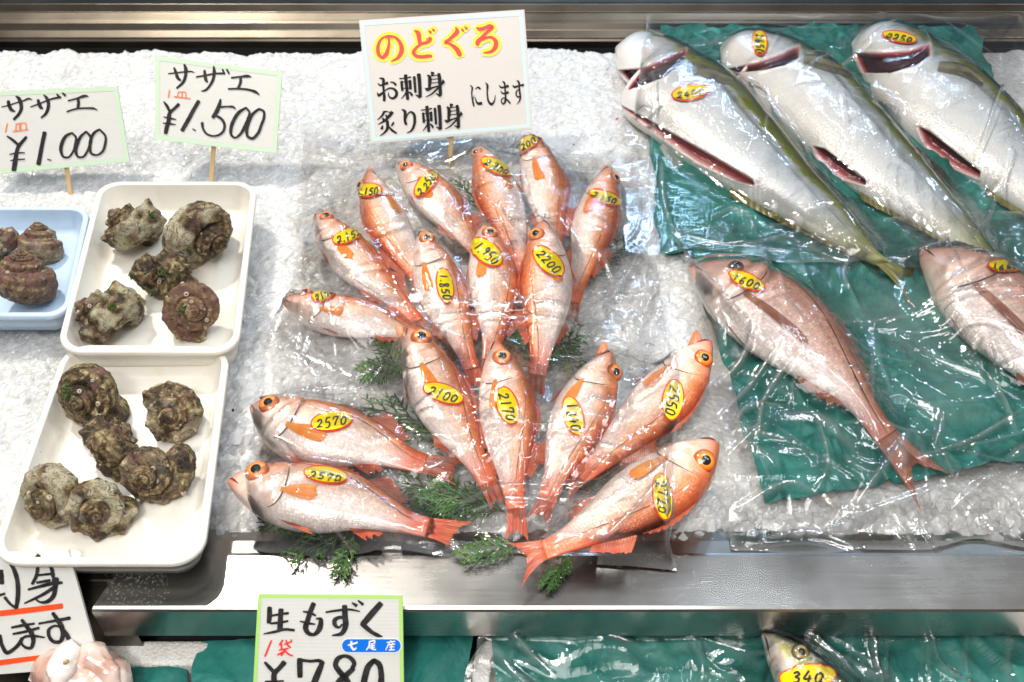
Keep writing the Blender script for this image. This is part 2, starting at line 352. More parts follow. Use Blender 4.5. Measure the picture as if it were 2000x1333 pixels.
def mat_shell():
    m, nt, b = newmat('turban_shell'); o = coords(nt); uv = N(nt, 'ShaderNodeUVMap', uv_map='UVMap').outputs[0]
    r = objrand(nt)
    off = N(nt, 'ShaderNodeCombineXYZ'); L(nt, math_(nt, 'MULTIPLY', r, 7.0), off.inputs[0]); L(nt, math_(nt, 'MULTIPLY', r, 3.0), off.inputs[1])
    va = N(nt, 'ShaderNodeVectorMath', operation='ADD'); L(nt, o, va.inputs[0]); L(nt, off.outputs[0], va.inputs[1]); p = va.outputs[0]
    n1 = noise(nt, 75, 7, p, 0.7, 0.6); n2 = noise(nt, 130, 6, p, 0.75, 1.0); n3 = noise(nt, 520, 4, p, 0.7); n4 = noise(nt, 46, 4, p, 0.65, 0.5)
    c = ramp(nt, n1, [(0.37, (0.012, 0.008, 0.005)), (0.45, (0.050, 0.030, 0.013)), (0.51, (0.135, 0.085, 0.035)), (0.57, (0.29, 0.22, 0.10)), (0.66, (0.50, 0.43, 0.26))])
    w0 = N(nt, 'ShaderNodeTexWave', bands_direction='X'); w0.inputs['Scale'].default_value = 3.4; w0.inputs['Distortion'].default_value = 1.2; L(nt, uv, w0.inputs['Vector'])
    c = mixc(nt, 1.0, c, ramp(nt, w0.outputs[1], [(0.2, (0.62, 0.60, 0.57)), (0.8, (1.25, 1.25, 1.25))]), 'MULTIPLY')
    c = mixc(nt, ramp(nt, n4, [(0.52, (0, 0, 0)), (0.60, (0.6,)*3)]), c, mixc(nt, n3, (0.10, 0.045, 0.032), (0.30, 0.16, 0.13)))
    c = mixc(nt, ramp(nt, n2, [(0.36, (0.85,)*3), (0.42, (0, 0, 0))]), c, (0.42, 0.37, 0.25))
    c = mixc(nt, math_(nt, 'MULTIPLY', attrf(nt, 'mauve'), ramp(nt, n1, [(0.40, (1, 1, 1)), (0.60, (0.35,)*3)])), c, mixc(nt, n3, (0.13, 0.045, 0.032), (0.34, 0.17, 0.13)))
    c = mixc(nt, attrf(nt, 'pale'), c, mixc(nt, ramp(nt, n2, [(0.42, (0, 0, 0)), (0.52, (1, 1, 1))]), (0.24, 0.19, 0.10), (0.58, 0.54, 0.39)))
    c = mixc(nt, ramp(nt, n2, [(0.56, (0, 0, 0)), (0.61, (0.9,)*3)]), c, (0.016, 0.012, 0.009))
    c = mixc(nt, ramp(nt, n3, [(0.58, (0, 0, 0)), (0.66, (0.6,)*3)]), c, (0.025, 0.018, 0.012))
    c = mixc(nt, ramp(nt, noise(nt, 60, 5, p, 0.6, 0.3), [(0.63, (0, 0, 0)), (0.69, (0.7,)*3)]), c, (0.045, 0.065, 0.010))
    L(nt, c, b.inputs['Base Color']); b.inputs['Roughness'].default_value = 0.55; b.inputs['Specular IOR Level'].default_value = 0.4
    w = N(nt, 'ShaderNodeTexWave', bands_direction='X'); w.inputs['Scale'].default_value = 26; w.inputs['Distortion'].default_value = 3.5; w.inputs['Detail'].default_value = 3
    L(nt, uv, w.inputs['Vector'])
    q = bump(nt, None, w.outputs[1], 0.4, 0.002); q = bump(nt, None, n2, 0.55, 0.004, q); bump(nt, b, n3, 0.7, 0.002, q); return m
M_SHELL = mat_shell()
M_ALGAE = plain('green_algae', (0.035, 0.075, 0.008), 0.5)
M_BARN = plain('barnacle', (0.40, 0.34, 0.26), 0.6)
M_OPERC = plain('operculum', (0.06, 0.045, 0.03), 0.45, coat=0.3)
def mat_cedar():
    m, nt, b = newmat('cedar_leaf'); n = noise(nt, 45, 4, coords(nt)); 
    L(nt, ramp(nt, math_(nt, 'ADD', math_(nt, 'MULTIPLY', n, 0.85), math_(nt, 'MULTIPLY', objrand(nt), 0.15)), [(0.32, (0.016, 0.042, 0.010)), (0.52, (0.040, 0.105, 0.022)), (0.70, (0.11, 0.19, 0.04))]), b.inputs['Base Color'])
    b.inputs['Roughness'].default_value = 0.4; b.inputs['Coat Weight'].default_value = 0.2; return m
M_CEDAR = mat_cedar()
M_TWIG = plain('cedar_twig', (0.07, 0.045, 0.022), 0.7)
def mat_film(name, haze=0.16, rough=0.05, add=0.0):
    m, nt, b = newmat(name); nt.nodes.remove(b); out = nt.nodes['Material Output']; o = coords(nt)
    p = bump(nt, None, noise(nt, 16, 5, mapping(nt, o, (1, 1, 0.2)), 0.6, 1.2), 0.16, 0.010)
    p = bump(nt, None, noise(nt, 60, 3, mapping(nt, o, (1, 0.4, 0.2), rot=(0, 0, 0.5)), 0.6, 2.0), 0.12, 0.003, p)
    fr = N(nt, 'ShaderNodeFresnel'); fr.inputs[0].default_value = 1.50; L(nt, p, fr.inputs['Normal'])
    t = N(nt, 'ShaderNodeBsdfTransparent'); t.inputs[0].default_value = (0.985, 0.985, 0.985, 1)
    g = N(nt, 'ShaderNodeBsdfGlossy'); g.inputs['Roughness'].default_value = rough; L(nt, p, g.inputs['Normal'])
    f = math_(nt, 'ADD', math_(nt, 'MULTIPLY', fr.outputs[0], 1.3), math_(nt, 'MULTIPLY', attrf(nt, 'bunch'), 0.34), True)
    m1 = N(nt, 'ShaderNodeMixShader'); L(nt, f, m1.inputs[0]); L(nt, t.outputs[0], m1.inputs[1]); L(nt, g.outputs[0], m1.inputs[2])
    d = N(nt, 'ShaderNodeBsdfDiffuse'); d.inputs[0].default_value = (0.85, 0.87, 0.88, 1)
    m2 = N(nt, 'ShaderNodeMixShader'); L(nt, math_(nt, 'MULTIPLY', attrf(nt, 'bunch'), haze, True), m2.inputs[0]); L(nt, m1.outputs[0], m2.inputs[1]); L(nt, d.outputs[0], m2.inputs[2])
    L(nt, m2.outputs[0], out.inputs[0]); return m
M_FILM = mat_film('cling_film')
def mat_drop():
    m, nt, b = newmat('water_drop'); b.inputs['Base Color'].default_value = (.5, .5, .5, 1); b.inputs['Alpha'].default_value = 0.10; b.inputs['Roughness'].default_value = 0.05; b.inputs['Coat Weight'].default_value = 1.0; b.inputs['Coat Roughness'].default_value = 0.02; return m
M_DROP = mat_drop()
def mat_squid():
    m, nt, b = newmat('raw_squid'); n = noise(nt, 25, 3, coords(nt))
    L(nt, ramp(nt, n, [(0.35, (0.50, 0.28, 0.22)), (0.48, (0.62, 0.47, 0.41)), (0.62, (0.70, 0.61, 0.56))]), b.inputs['Base Color'])
    b.inputs['Roughness'].default_value = 0.2; b.inputs['Coat Weight'].default_value = 0.7; b.inputs['Subsurface Weight'].default_value = 0.0; return m
M_SQUID = mat_squid()
M_SQUIDW = plain('white_squid_flesh', (0.76, 0.70, 0.66), 0.18, coat=0.7)

# ------------------------------------------------------------------ setting
def box_mesh(x0, x1, y0, y1, z0, z1):
    v = [(x, y, z) for x in (x0, x1) for y in (y0, y1) for z in (z0, z1)]
    f = [(0, 1, 3, 2), (4, 6, 7, 5), (0, 4, 5, 1), (2, 3, 7, 6), (0, 2, 6, 4), (1, 5, 7, 3)]
    return v, f
def bevel(o, w=0.002, seg=3):
    m = o.modifiers.new('bevel', 'BEVEL'); m.width = w; m.segments = seg; m.limit_method = 'ANGLE'; return o
def extrude_profile(name, prof, x0, x1, mat, nx=2, parent=None, origin=None):
    prof = np.array(prof); xs = np.linspace(x0, x1, nx)
    v = np.array([[(x, p[0], p[1]) for p in prof] for x in xs]).reshape(-1, 3)
    return link(name, v, gridfaces(nx, len(prof)), mat, parent, smooth=False, origin=origin)

YF, YB = 0.473, 0.531      # front and back edge of the ledge
def cell_facets(x, y, size, amp, tilt, seed):
    i = np.floor(x/size).astype(int); j = np.floor(y/size).astype(int); best = np.full(x.shape, 1e9); hh = np.zeros(x.shape)
    rg = np.random.default_rng(seed); T = rg.random((128, 128, 5))
    for di in (-1, 0, 1):
        for dj in (-1, 0, 1):
            t = T[(i+di) % 128, (j+dj) % 128]
            cx = (i+di+t[..., 0])*size; cy = (j+dj+t[..., 1])*size
            d = (x-cx)**2+(y-cy)**2
            h = (t[..., 2]-0.5)*amp + ((x-cx)*(t[..., 3]-0.5)+(y-cy)*(t[..., 4]-0.5))*tilt - d/size*0.25
            m = d < best; best = np.where(m, d, best); hh = np.where(m, h, hh)
    return hh
def PX0(y): return 0.175+0.10*np.clip((y-0.62)/0.8, 0, 1)+0*y
def ice_z(x, y):
    x = np.asarray(x, float); y = np.asarray(y, float)
    p = np.stack([x*4, y*4, x*0+3.3], -1)
    wx = x+0.004*vnoise(np.stack([x*60, y*60, x*0], -1)); wy = y+0.004*vnoise(np.stack([x*60, y*60, x*0+9], -1))
    h = 0.006*fbm(p, 3) + cell_facets(wx, wy, 0.015, 0.0032, 0.24, 1) + 0.6*cell_facets(wx, wy, 0.0065, 0.0028, 0.50, 2)
    h = h - 0.006
    h = h - (h+0.010)*0.75*smooth01((x-PX0(y))/0.03)*smooth01((y-0.60)/0.05)      # pressed flat under the paper
    h = h - 0.010*smooth01((0.60-y)/0.05)+0.007*smooth01((y-1.42)/0.06)          # slopes down into the front channel
    return h
xs = np.arange(-1.12, 1.12, 0.0032); ys = np.arange(0.541, 1.515, 0.0032)
X, Y = np.meshgrid(xs, ys, indexing='ij'); Z = ice_z(X, Y)
edge = 1.500+0.012*vnoise(np.stack([X*30, X*0, X*0+5], -1)); Z = Z - 0.16*smooth01((Y-edge)/0.02)
Z = Z-0.05*smooth01((0.557-Y)/0.008)*smooth01((X-0.17+0.03*vnoise(np.stack([X*40, Y*0, X*0], -1)))/0.04)
clear = smooth01((0.80-Y)/0.16)*smooth01((X+0.36)/0.10)*smooth01((0.75+0.35*vnoise(np.stack([X*9, Y*9, X*0], -1))))
clear = np.maximum(clear, 0.9*smooth01((0.585-Y)/0.03))*(0.55+0.45*vnoise(np.stack([X*25, Y*25, X*0+2], -1)))
o = link('ice_bed', np.stack([X, Y, Z], -1), gridfaces(len(xs), len(ys)), M_ICE, attr={'clear': np.clip(clear, 0, 1)}, smooth=False, origin=(0, 1, 0))
tag(o, kind='stuff')
# loose clear lumps of ice along the front edge and scattered
def ico(seed, n=1):
    rg = np.random.default_rng(seed); g = (1+5**.5)/2
    v = np.array([(-1, g, 0), (1, g, 0), (-1, -g, 0), (1, -g, 0), (0, -1, g), (0, 1, g), (0, -1, -g), (0, 1, -g), (g, 0, -1), (g, 0, 1), (-g, 0, -1), (-g, 0, 1)])/1.9
    f = [(0, 11, 5), (0, 5, 1), (0, 1, 7), (0, 7, 10), (0, 10, 11), (1, 5, 9), (5, 11, 4), (11, 10, 2), (10, 7, 6), (7, 1, 8), (3, 9, 4), (3, 4, 2), (3, 2, 6), (3, 6, 8), (3, 8, 9), (4, 9, 5), (2, 4, 11), (6, 2, 10), (8, 6, 7), (9, 8, 1)]
    return v*(0.7+0.6*rg.random((12, 1)))*(0.6+0.8*rg.random(3)), f
rg = np.random.default_rng(3); V = []; F = []
for k in range(300):
    if k < 110: x = rg.uniform(-0.40, 0.62); y = rg.uniform(0.546, 0.60)
    elif k < 150: x = rg.uniform(-0.33, -0.2); y = rg.uniform(0.54, 0.95)
    else: x = rg.uniform(-1.0, 1.0); y = rg.uniform(0.60, 1.49)
    v, f = ico(k); s = rg.uniform(0.003, 0.0085) if k < 150 else rg.uniform(0.002, 0.006)
    z = float(ice_z(x, y))+s*0.25
    b0 = len(V)*12; V.append(v*s+np.array([x, y, z])); F += [tuple(i+b0 for i in q) for q in f]
tag(link('ice_chunks', np.concatenate(V), F, M_CLEARICE, smooth=False, origin=(0, 0.6, 0)), kind='stuff')

# front ledge of the counter
R = 0.004
prof = [(0.575, -0.045), (0.575, -0.016), (0.5515, -0.0085), (0.5505, -0.0056), (0.5355, -0.0047), (0.5345, -0.0040), (0.5338, -0.0010), (0.5318, -0.0005), (YB-0.001, 0.0), (YF+R, 0.0), (YF+R*.3, -R*.3), (YF, -R), (YF, -0.046), (YF+0.002, -0.048), (YF+0.03, -0.048)]
XL = at(180, 1180, 0).x
led = thing('steel_ledge', (0.2, 0.5, -0.05), 'wide brushed steel front edge of the ice counter with wet spots', 'counter edge')
a = extrude_profile('top_plate', prof, XL+0.020, 1.2, M_STEEL, 2, led)
# mitred left end of the ledge
pv = np.array(prof); v = np.array([[(XL+0.020, p[0], p[1]) for p in pv], [(XL+0.0005+(p[0]-YF)*0.32, p[0], p[1]) for p in pv]]).reshape(-1, 3)
link('mitred_end', v, gridfaces(2, len(pv)), M_STEEL, led, smooth=False)
lp = [(0.545, -0.012), (0.512, -0.012), (0.5105, -0.0135), (0.51, -0.016), (0.482, -0.018), (0.480, -0.020), (0.480, -0.10)]
extrude_profile('corner_panel', lp, -1.2, XL+0.026, M_STEEL2, 2, led)
# condensation
V = []; F = []; rg = np.random.default_rng(9)
def drop(x, y, z, r):
    n = 7; b0 = len(V); 
    for k, (rr, hh) in enumerate(((1, 0), (0.8, .35), (0.4, .55))):
        for j in range(n): t = 2*math.pi*j/n; V.append((x+r*rr*math.cos(t), y+r*rr*math.sin(t), z+r*hh))
    V.append((x, y, z+r*0.6))
    for k in range(2):
        for j in range(n): F.append((b0+k*n+j, b0+k*n+(j+1) % n, b0+(k+1)*n+(j+1) % n, b0+(k+1)*n+j))
    for j in range(n): F.append((b0+2*n+j, b0+2*n+(j+1) % n, b0+3*n))
def drops(px0, px1, py0, py1, n, r0, r1, z=0.0):
    for k in range(n):
        p = at(rg.uniform(px0, px1), py0+(py1-py0)*rg.random()**1.8, z); drop(p.x, p.y, z, rg.uniform(r0, r1))
drops(1190, 1345, 1084, 1110, 260, 0.0004, 0.0012); drops(205, 330, 1098, 1185, 330, 0.0005, 0.0016, 0.0003); drops(1660, 1890, 1084, 1105, 120, 0.0004, 0.0012)
drops(900, 2000, 1085, 1188, 70, 0.0005, 0.0017); drops(400, 900, 1100, 1188, 25, 0.0005, 0.0012)
tag(link('water_droplets', V, F, M_DROP, origin=(0, 0.5, 0)), kind='stuff')
# back rails
rail = thing('back_rail', (0, 1.54, -0.02), 'dull grooved stainless steel rail along the back of the ice', 'rail')
yb = 1.545
def zb(py, y): r = ray(1000, py); return CAM_H + r.z/r.y*y
steps = [(82, yb), (76, yb+0.003), (74, yb+0.003), (60, yb+0.014), (58, yb+0.015), (46, yb+0.020), (41, yb+0.024), (39, yb+0.026), (26, yb+0.036), (24, yb+0.040), (8, yb+0.046), (4, yb+0.056)]
pr = [(yb+0.01, -0.03)]+[(y, zb(py, y)) for py, y in steps]+[(yb+0.2, zb(4, yb+0.056)+0.002)]
bevel(extrude_profile('channel_profile', pr, -1.5, 1.5, M_STEEL2, 2, rail), 0.0025, 3)
link('upper_lip', *box_mesh(-1.5, 1.5, yb+0.21, yb+0.5, 0.00, 0.16), M_BLUEBACK, rail, smooth=False)
link('perforated_back_panel', *box_mesh(-1.5, 1.5, 1.551, 1.556, -0.2, zb(81, 1.551)), M_DARK, None, smooth=False, origin=(0, 1.53, -0.2))
tag(bpy.data.objects['perforated_back_panel'], 'dark perforated panel showing in the gap behind the ice', 'panel')
# counter body below and lower shelf
tag(link('counter_base', *box_mesh(-1.4, 1.4, 0.49, 1.6, -0.40, -0.11), M_DARK, smooth=False, origin=(0, 1, -0.4)), kind='structure')
ZS = -0.125
tag(link('lower_shelf', *box_mesh(-1.4, 1.4, 0.05, 0.4895, ZS-0.02, ZS), M_STEEL2, smooth=False, origin=(0, 0.3, ZS)), kind='structure')
tag(link('ground', *box_mesh(-6, 6, -5, 8, -0.92, -0.9), plain('concrete_floor', (0.25, 0.24, 0.23), 0.6), smooth=False, origin=(0, 0, -0.9)), kind='structure')

# ------------------------------------------------------------------ trays
def rrect(W, H, r, n=12):
    pts = []
    for cx, cy, a0 in ((W/2-r, H/2-r, 0), (-W/2+r, H/2-r, 90), (-W/2+r, -H/2+r, 180), (W/2-r, -H/2+r, 270)):
        for k in range(n): t = math.radians(a0+90*k/(n-1)); pts.append((cx+r*math.cos(t), cy+r*math.sin(t)))
    return np.array(pts)
def quadmap(c, W, H):
    TL, TR, BR, BL = [np.array(q) for q in c]
    def f(p):
        s = (p[:, 0]/W+0.5)[:, None]; t = (p[:, 1]/H+0.5)[:, None]
        return (BL*(1-s)+BR*s)*(1-t)+(TL*(1-s)+TR*s)*t
    return f
def tray(corners, zr, zf, mat, label, name='food_tray', R=0.030, wall=0.013, rim=0.0075):
    c = [at(x, y, zr) for x, y in corners]
    W = ((c[0]-c[1]).length+(c[2]-c[3]).length)/2; H = ((c[0]-c[3]).length+(c[1]-c[2]).length)/2
    q = quadmap([(p.x, p.y, 0) for p in c], W, H); h = zr-zf
    prof = [(wall*0.9, 0), (wall*0.55, h*0.35), (0.0035, h-0.008), (0.001, h-0.007), (0, h-0.0055), (0, h-0.002), (0.0010, h-0.0005), (0.0022, h), (rim-0.0015, h), (rim-0.0004, h-0.0006), (rim, h-0.002), (rim+0.0015, h*0.75), (wall+rim-0.006, h*0.3), (wall+rim-0.003, 0.006), (wall+rim-0.0005, 0.0035), (wall+rim+0.003, 0.0025), (wall+rim+0.02, 0.0022)]
    V = []; n = 0
    for ins, z in prof:
        p = rrect(W-2*ins, H-2*ins, max(0.010, R-ins*0.8)); n = len(p); w = q(p); w[:, 2] = zf+z; V.append(w)
    f = [tuple(x) for x in gridfaces(len(prof), n, True)]; f.append(tuple((len(prof)-1)*n+i for i in range(n))); f.append(tuple(reversed(range(n))))
    ctr = sum(c, Vector())/4
    o = link(name, np.concatenate(V), f, mat, None, origin=(ctr.x, ctr.y, zf)); tag(o, label, 'tray', 'shell trays'); return o
tray([(193, 354), (503, 354), (464, 688), (107, 688)], 0.052, 0.014, M_TRAYW, 'cream plastic tray in the middle, overlapping the tray in front, holding five turban shells')
tray([(128, 672), (450, 676), (396, 1101), (-28, 1101)], 0.040, 0.006, M_TRAYW, 'cream plastic tray nearest the ledge holding six dark turban shells')
tray([(-130, 403), (178, 403), (132, 618), (-205, 618)], 0.042, 0.010, M_TRAYB, 'pale blue plastic tray of turban shells at the left edge', R=0.026)
wv = [at(x, y, 0.0) for x, y in ((-60, 1098), (318, 1094), (345, 1040), (-60, 1040))]
vv = [(p.x, p.y, z) for z in (-0.009, 0.004) for p in wv]
tag(bevel(link('wooden_slat', vv, [(3, 2, 1, 0), (4, 5, 6, 7), (0, 1, 5, 4), (1, 2, 6, 5), (2, 3, 7, 6), (3, 0, 4, 7)], M_WOOD, smooth=False, origin=(wv[0].x, wv[0].y, 0)), 0.001), 'brown wooden slat under the front edge of the cream tray', 'board')

# ------------------------------------------------------------------ turban shells
def shell(px, py, size, apex, spin, zfloor, seed, label, spines=0.0, pale=0.0, alg=0, rough=1.0, tall=1.75, turns=4.6, zlift=0.0, operc=False, zst=1.08, mv=0.0, W=2.15, aa=3.6):
    rgs = np.random.default_rng(seed); size *= .93
    nt_, ns = int(turns*90), 64
    th = np.linspace(0, turns*2*math.pi, nt_)[:, None]; s = np.linspace(0, 2*math.pi, ns, endpoint=False)[None, :]
    k = math.log(W)/(2*math.pi); ph = turns*2*math.pi-th; r = np.exp(-k*(np.sqrt(ph*ph+aa*aa)-aa))
    cs, sn = np.cos(s), np.sin(s)
    tr = 0.74*np.ones_like(cs)*(1+0.12*np.cos(s-0.9)**2)            # shouldered tube
    bumpy = 0.5+0.5*np.cos(th*8.5+seed); sh = np.exp(-((s-0.75)/0.33)**2)+0.6*np.exp(-((s-5.6)/0.30)**2)
    rad = tr*(1+spines*0.75*sh*bumpy**3*smooth01((th/(turns*2*math.pi)-0.45)*4))
    rad = rad*(1+0.035*np.cos(s*9+0.3)+0.018*np.cos(th*23+2*np.sin(s))+0.012*np.cos(th*51+seed))
    end = np.sqrt(np.clip(1-((th/(2*math.pi)-(turns-.10))/.10).clip(0, 1)**2, 0.0004, 1)); rad = rad*end
    cs_ = np.sign(cs)*np.abs(cs)**0.88; R_ = r*(1.0-.30*(1-end)+rad*cs_); z = -r*tall-0.30*np.exp(-ph/3.0)+r*rad*sn*zst
    P = np.stack([R_*np.cos(th), R_*np.sin(th), z+0*th], -1)
    # lumpy growths
    q = P*3.2+seed*3.7
    nrm = np.stack([np.cos(th)*cs, np.sin(th)*cs, sn+0*th], -1)
    amp = r*(0.025*fbm(q, 3)+0.02*np.abs(fbm(q*2.7+5, 4))+0.12*np.clip(vnoise(q*4.5)-0.5, 0, 1)+0.022*vnoise(q*8+2)+0.016*vnoise(q*16))*rough
    P = P+nrm*amp[..., None]
    pl = smooth01((vnoise(P*1.6+seed)+0.15)*3)*pale*smooth01((th/(turns*2*math.pi)-0.6)*5)*np.ones_like(cs)
    V = P.reshape(-1, 3); F = [tuple(x) for x in gridfaces(nt_, ns, True)]
    F.append(tuple(range(ns)));
    # aperture: lip turned in, closed by the operculum
    last = V[-ns:]; cen = last.mean(0); b0 = len(V)
    V = np.concatenate([V, cen+(last-cen)*0.82+0.0, cen+(last-cen)*0.78-0.10*np.array([-math.sin(th[-1, 0]), math.cos(th[-1, 0]), 0])])
    for A, B in ((b0-ns, b0), (b0, b0+ns)):
        F += [(A+i, A+(i+1) % ns, B+(i+1) % ns, B+i) for i in range(ns)]
    uv = np.stack([np.broadcast_to(s/(2*math.pi), (nt_, ns)), np.broadcast_to(th/10, (nt_, ns))], -1).reshape(-1, 2)
    uv = np.concatenate([uv, np.zeros((2*ns, 2))]); pla = np.r_[pl.ravel(), np.zeros(2*ns)]
    c = (V.max(0)+V.min(0))/2; V = V-c; cen = cen-c
    d = RT*apex[0]+UP*apex[1]-FW*apex[2]; d.normalize()
    rot = d.to_track_quat('Z', 'Y').to_matrix() @ Matrix.Rotation(math.radians(spin), 3, 'Z'); M = np.array(rot)
    V = V@M.T
    pc = at(px, py, zfloor+0.03); sc = size*(pc-C0).dot(FW)/FPX
    prj = np.stack([V@np.array(RT), V@np.array(UP)], -1); ext = (prj.max(0)-prj.min(0)).mean()
    V = V*sc/ext; off = (prj.max(0)+prj.min(0))/2*sc/ext
    zc = zfloor-np.percentile(V[:, 2], 1.0)+zlift
    pc = at(px, py, zc); ctr = pc-RT*off[0]-UP*off[1]
    t = thing('turban_shell', (ctr.x, ctr.y, zfloor), label, 'shell', 'turban shells in the trays')
    Vw = V+np.array(ctr)
    link('spiral_shell', Vw, F, M_SHELL, t, uv, {'pale': pla, 'mauve': np.full(len(pla), mv)})
    if operc:
        lo = Vw[-ns:]; cc = lo.mean(0); link('operculum', np.concatenate([lo, [cc+(Vw[-2*ns:-ns].mean(0)-cc)*0.9]]), [(i, (i+1) % ns, ns) for i in range(ns)], M_OPERC, t)
    nb = rgs.integers(5, 11); V2 = []; F2 = []
    bodyf = Vw[:nt_*ns].reshape(nt_, ns, 3); view = np.array(-FW); Nn = (nrm.reshape(-1, 3)@M.T).reshape(nt_, ns, 3)
    vis = np.argwhere((Nn@view > 0.35)); vis = vis[vis[:, 0] > nt_*0.62]
    if len(vis):
        for i in range(nb):                                  # barnacle rings
            a, b_ = vis[rgs.integers(len(vis))]; p = bodyf[a, b_]; n = Nn[a, b_]; n = n/np.linalg.norm(n); u = np.cross(n, (0.3, 0.5, 0.8)); u /= np.linalg.norm(u); w = np.cross(n, u)
            r0 = rgs.uniform(0.0012, 0.0030); m = 10; bb = 0; V2 = []; F2 = []
            for rr, hh in ((1.0, -0.3), (0.75, 0.45), (0.42, 0.5), (0.3, 0.05)):
                for j in range(m): t_ = 2*math.pi*j/m; V2.append(p+r0*(rr*(u*math.cos(t_)+w*math.sin(t_))+n*hh))
            for q_ in range(3):
                for j in range(m): F2.append((bb+q_*m+j, bb+q_*m+(j+1) % m, bb+(q_+1)*m+(j+1) % m, bb+(q_+1)*m+j))
            link('barnacle', V2, F2, M_BARN, t)
        if alg:
            for i in range(alg):
                V3 = []; F3 = []
                a, b_ = vis[rgs.integers(len(vis))]; p0 = bodyf[a, b_]; n0 = Nn[a, b_]; n0 = n0/np.linalg.norm(n0)
                for j in range(42):
                    p = p0+rgs.normal(0, 0.0022, 3); dv = n0*0.6+rgs.normal(0, 0.7, 3); dv = dv/np.linalg.norm(dv)*rgs.uniform(0.0025, 0.006); w = np.cross(dv, view); w = w/(np.linalg.norm(w)+1e-9)*0.0007; bb = len(V3)
                    V3 += [p-w, p+w, p+dv*0.6+w, p+dv, p+dv*0.6-w]; F3.append((bb, bb+1, bb+2, bb+3, bb+4))
                link('algae_tuft', V3, F3, M_ALGAE, t, smooth=False)
    return t
ZA, ZB_, ZC = 0.017, 0.0085, 0.0125
shell(262, 441, 122, (-.62, .62, .35), 40, ZA, 11, 'spiny brown turban shell with pale whorl at the back corner of the middle tray', 0.5, .8, 1)
shell(388, 460, 140, (.75, -.45, .30), 150, ZA, 12, 'large pale grey-green turban shell lying against the right side of the middle tray', 0.15, 1.0, 0, 0.6)
shell(322, 538, 132, (.35, .45, -.35), 200, ZA, 13, 'dark mossy turban shell in the centre of the middle tray', 0.6, 0, 3, 1.3)
shell(213, 612, 136, (-.85, .42, .22), 10, ZA, 14, 'tan turban shell pointing left in the front corner of the middle tray', 0.4, .8, 1, .8, 1.85)
shell(373, 610, 126, (.22, -.12, .95), 75, ZA, 15, 'reddish knobbly turban shell with green algae at the front of the middle tray', 0.3, 0, 3, 1.3, mv=.55)
shell(176, 778, 142, (-.18, -.30, .92), 120, ZB_, 16, 'dark turban shell with green edge at the back left of the front tray', 0.1, 0, 3, .7)
shell(337, 805, 134, (.25, .0, .95), 300, ZB_, 17, 'olive turban shell with small spines beside the right wall of the front tray', 0.45, .3, 0, .7)
shell(216, 872, 138, (.35, .40, -.30), 30, ZB_, 18, 'very dark knobbly turban shell in the middle of the front tray', 0.7, 0, 0, 1.4)
shell(308, 927, 140, (-.02, -.28, .93), 200, ZB_, 19, 'greyish turban shell with barnacle rings, right of the dark knobbly one', 0.2, .15, 0, 1.0)
shell(100, 968, 140, (-.28, -.36, .85), 60, ZB_, 20, 'turban shell with black patch at the front left corner of the front tray', 0.2, .7, 0, .8)
shell(198, 996, 140, (.24, -.24, .92), 140, ZB_, 21, 'pale speckled turban shell at the front edge of the front tray', 0.35, .8, 0, .7)
shell(78, 476, 92, (.05, .93, .35), 0, ZC, 22, 'tan cone-shaped turban shell standing at the back of the blue tray', 0.1, .3, 0, .5, 2.1, mv=.45, W=1.65, aa=2.0, zst=1.25)
shell(-2, 478, 84, (-.3, .6, .6), 90, ZC, 24, 'turban shell cut off by the left edge in the blue tray', 0.2, .2, 0, .8, mv=.5)
shell(48, 543, 118, (.12, .90, .42), 70, ZC, 23, 'mauve ridged turban shell at the front of the blue tray', 0.1, 0, 0, .8, 2.1, zlift=0.004, mv=.6, W=1.65, aa=2.0, zst=1.25)

# ------------------------------------------------------------------ lettering
def ribbon(strokes, place, dz0=0.0, grow=0.0, rag=0.0, seed=0):
    V = []; F = []; U = []; rg_ = np.random.default_rng(seed)
    for k, st in enumerate(strokes):
        st = np.array(st, float)
        n = max(8, 9*(len(st)-1)+1) if len(st) > 2 else 10
        P = catmull(st, n); w = np.maximum(P[:, 2], 1e-3)/2+grow; xy = P[:, :2]
        t = np.gradient(xy, axis=0); t /= (np.linalg.norm(t, axis=1)[:, None]+1e-9); nn = np.stack([-t[:, 1], t[:, 0]], -1)
        # blunt brush ends
        a = xy[0]-t[0]*w[0]*0.45; b = xy[-1]+t[-1]*w[-1]*0.45
        xy2 = np.concatenate([[a], xy, [b]]); w2 = np.r_[w[0]*0.70, w, w[-1]*0.70]; nn2 = np.concatenate([[nn[0]], nn, [nn[-1]]])
        if rag: w2 = w2*(1+rag*(rg_.random(len(w2))-0.5))
        l = xy2+nn2*w2[:, None]; r_ = xy2-nn2*w2[:, None]; b0 = len(V); dz = dz0+k*0.000025
        for i in range(len(xy2)):
            V.append(place(l[i], dz)); V.append(place(r_[i], dz))
        F += [(b0+2*i, b0+2*i+1, b0+2*i+3, b0+2*i+2) for i in range(len(xy2)-1)]
    return V, F
def xf(strokes, ox, oy, s): return [[(ox+x*s, oy+y*s, w*s) for x, y, w in st] for st in strokes]
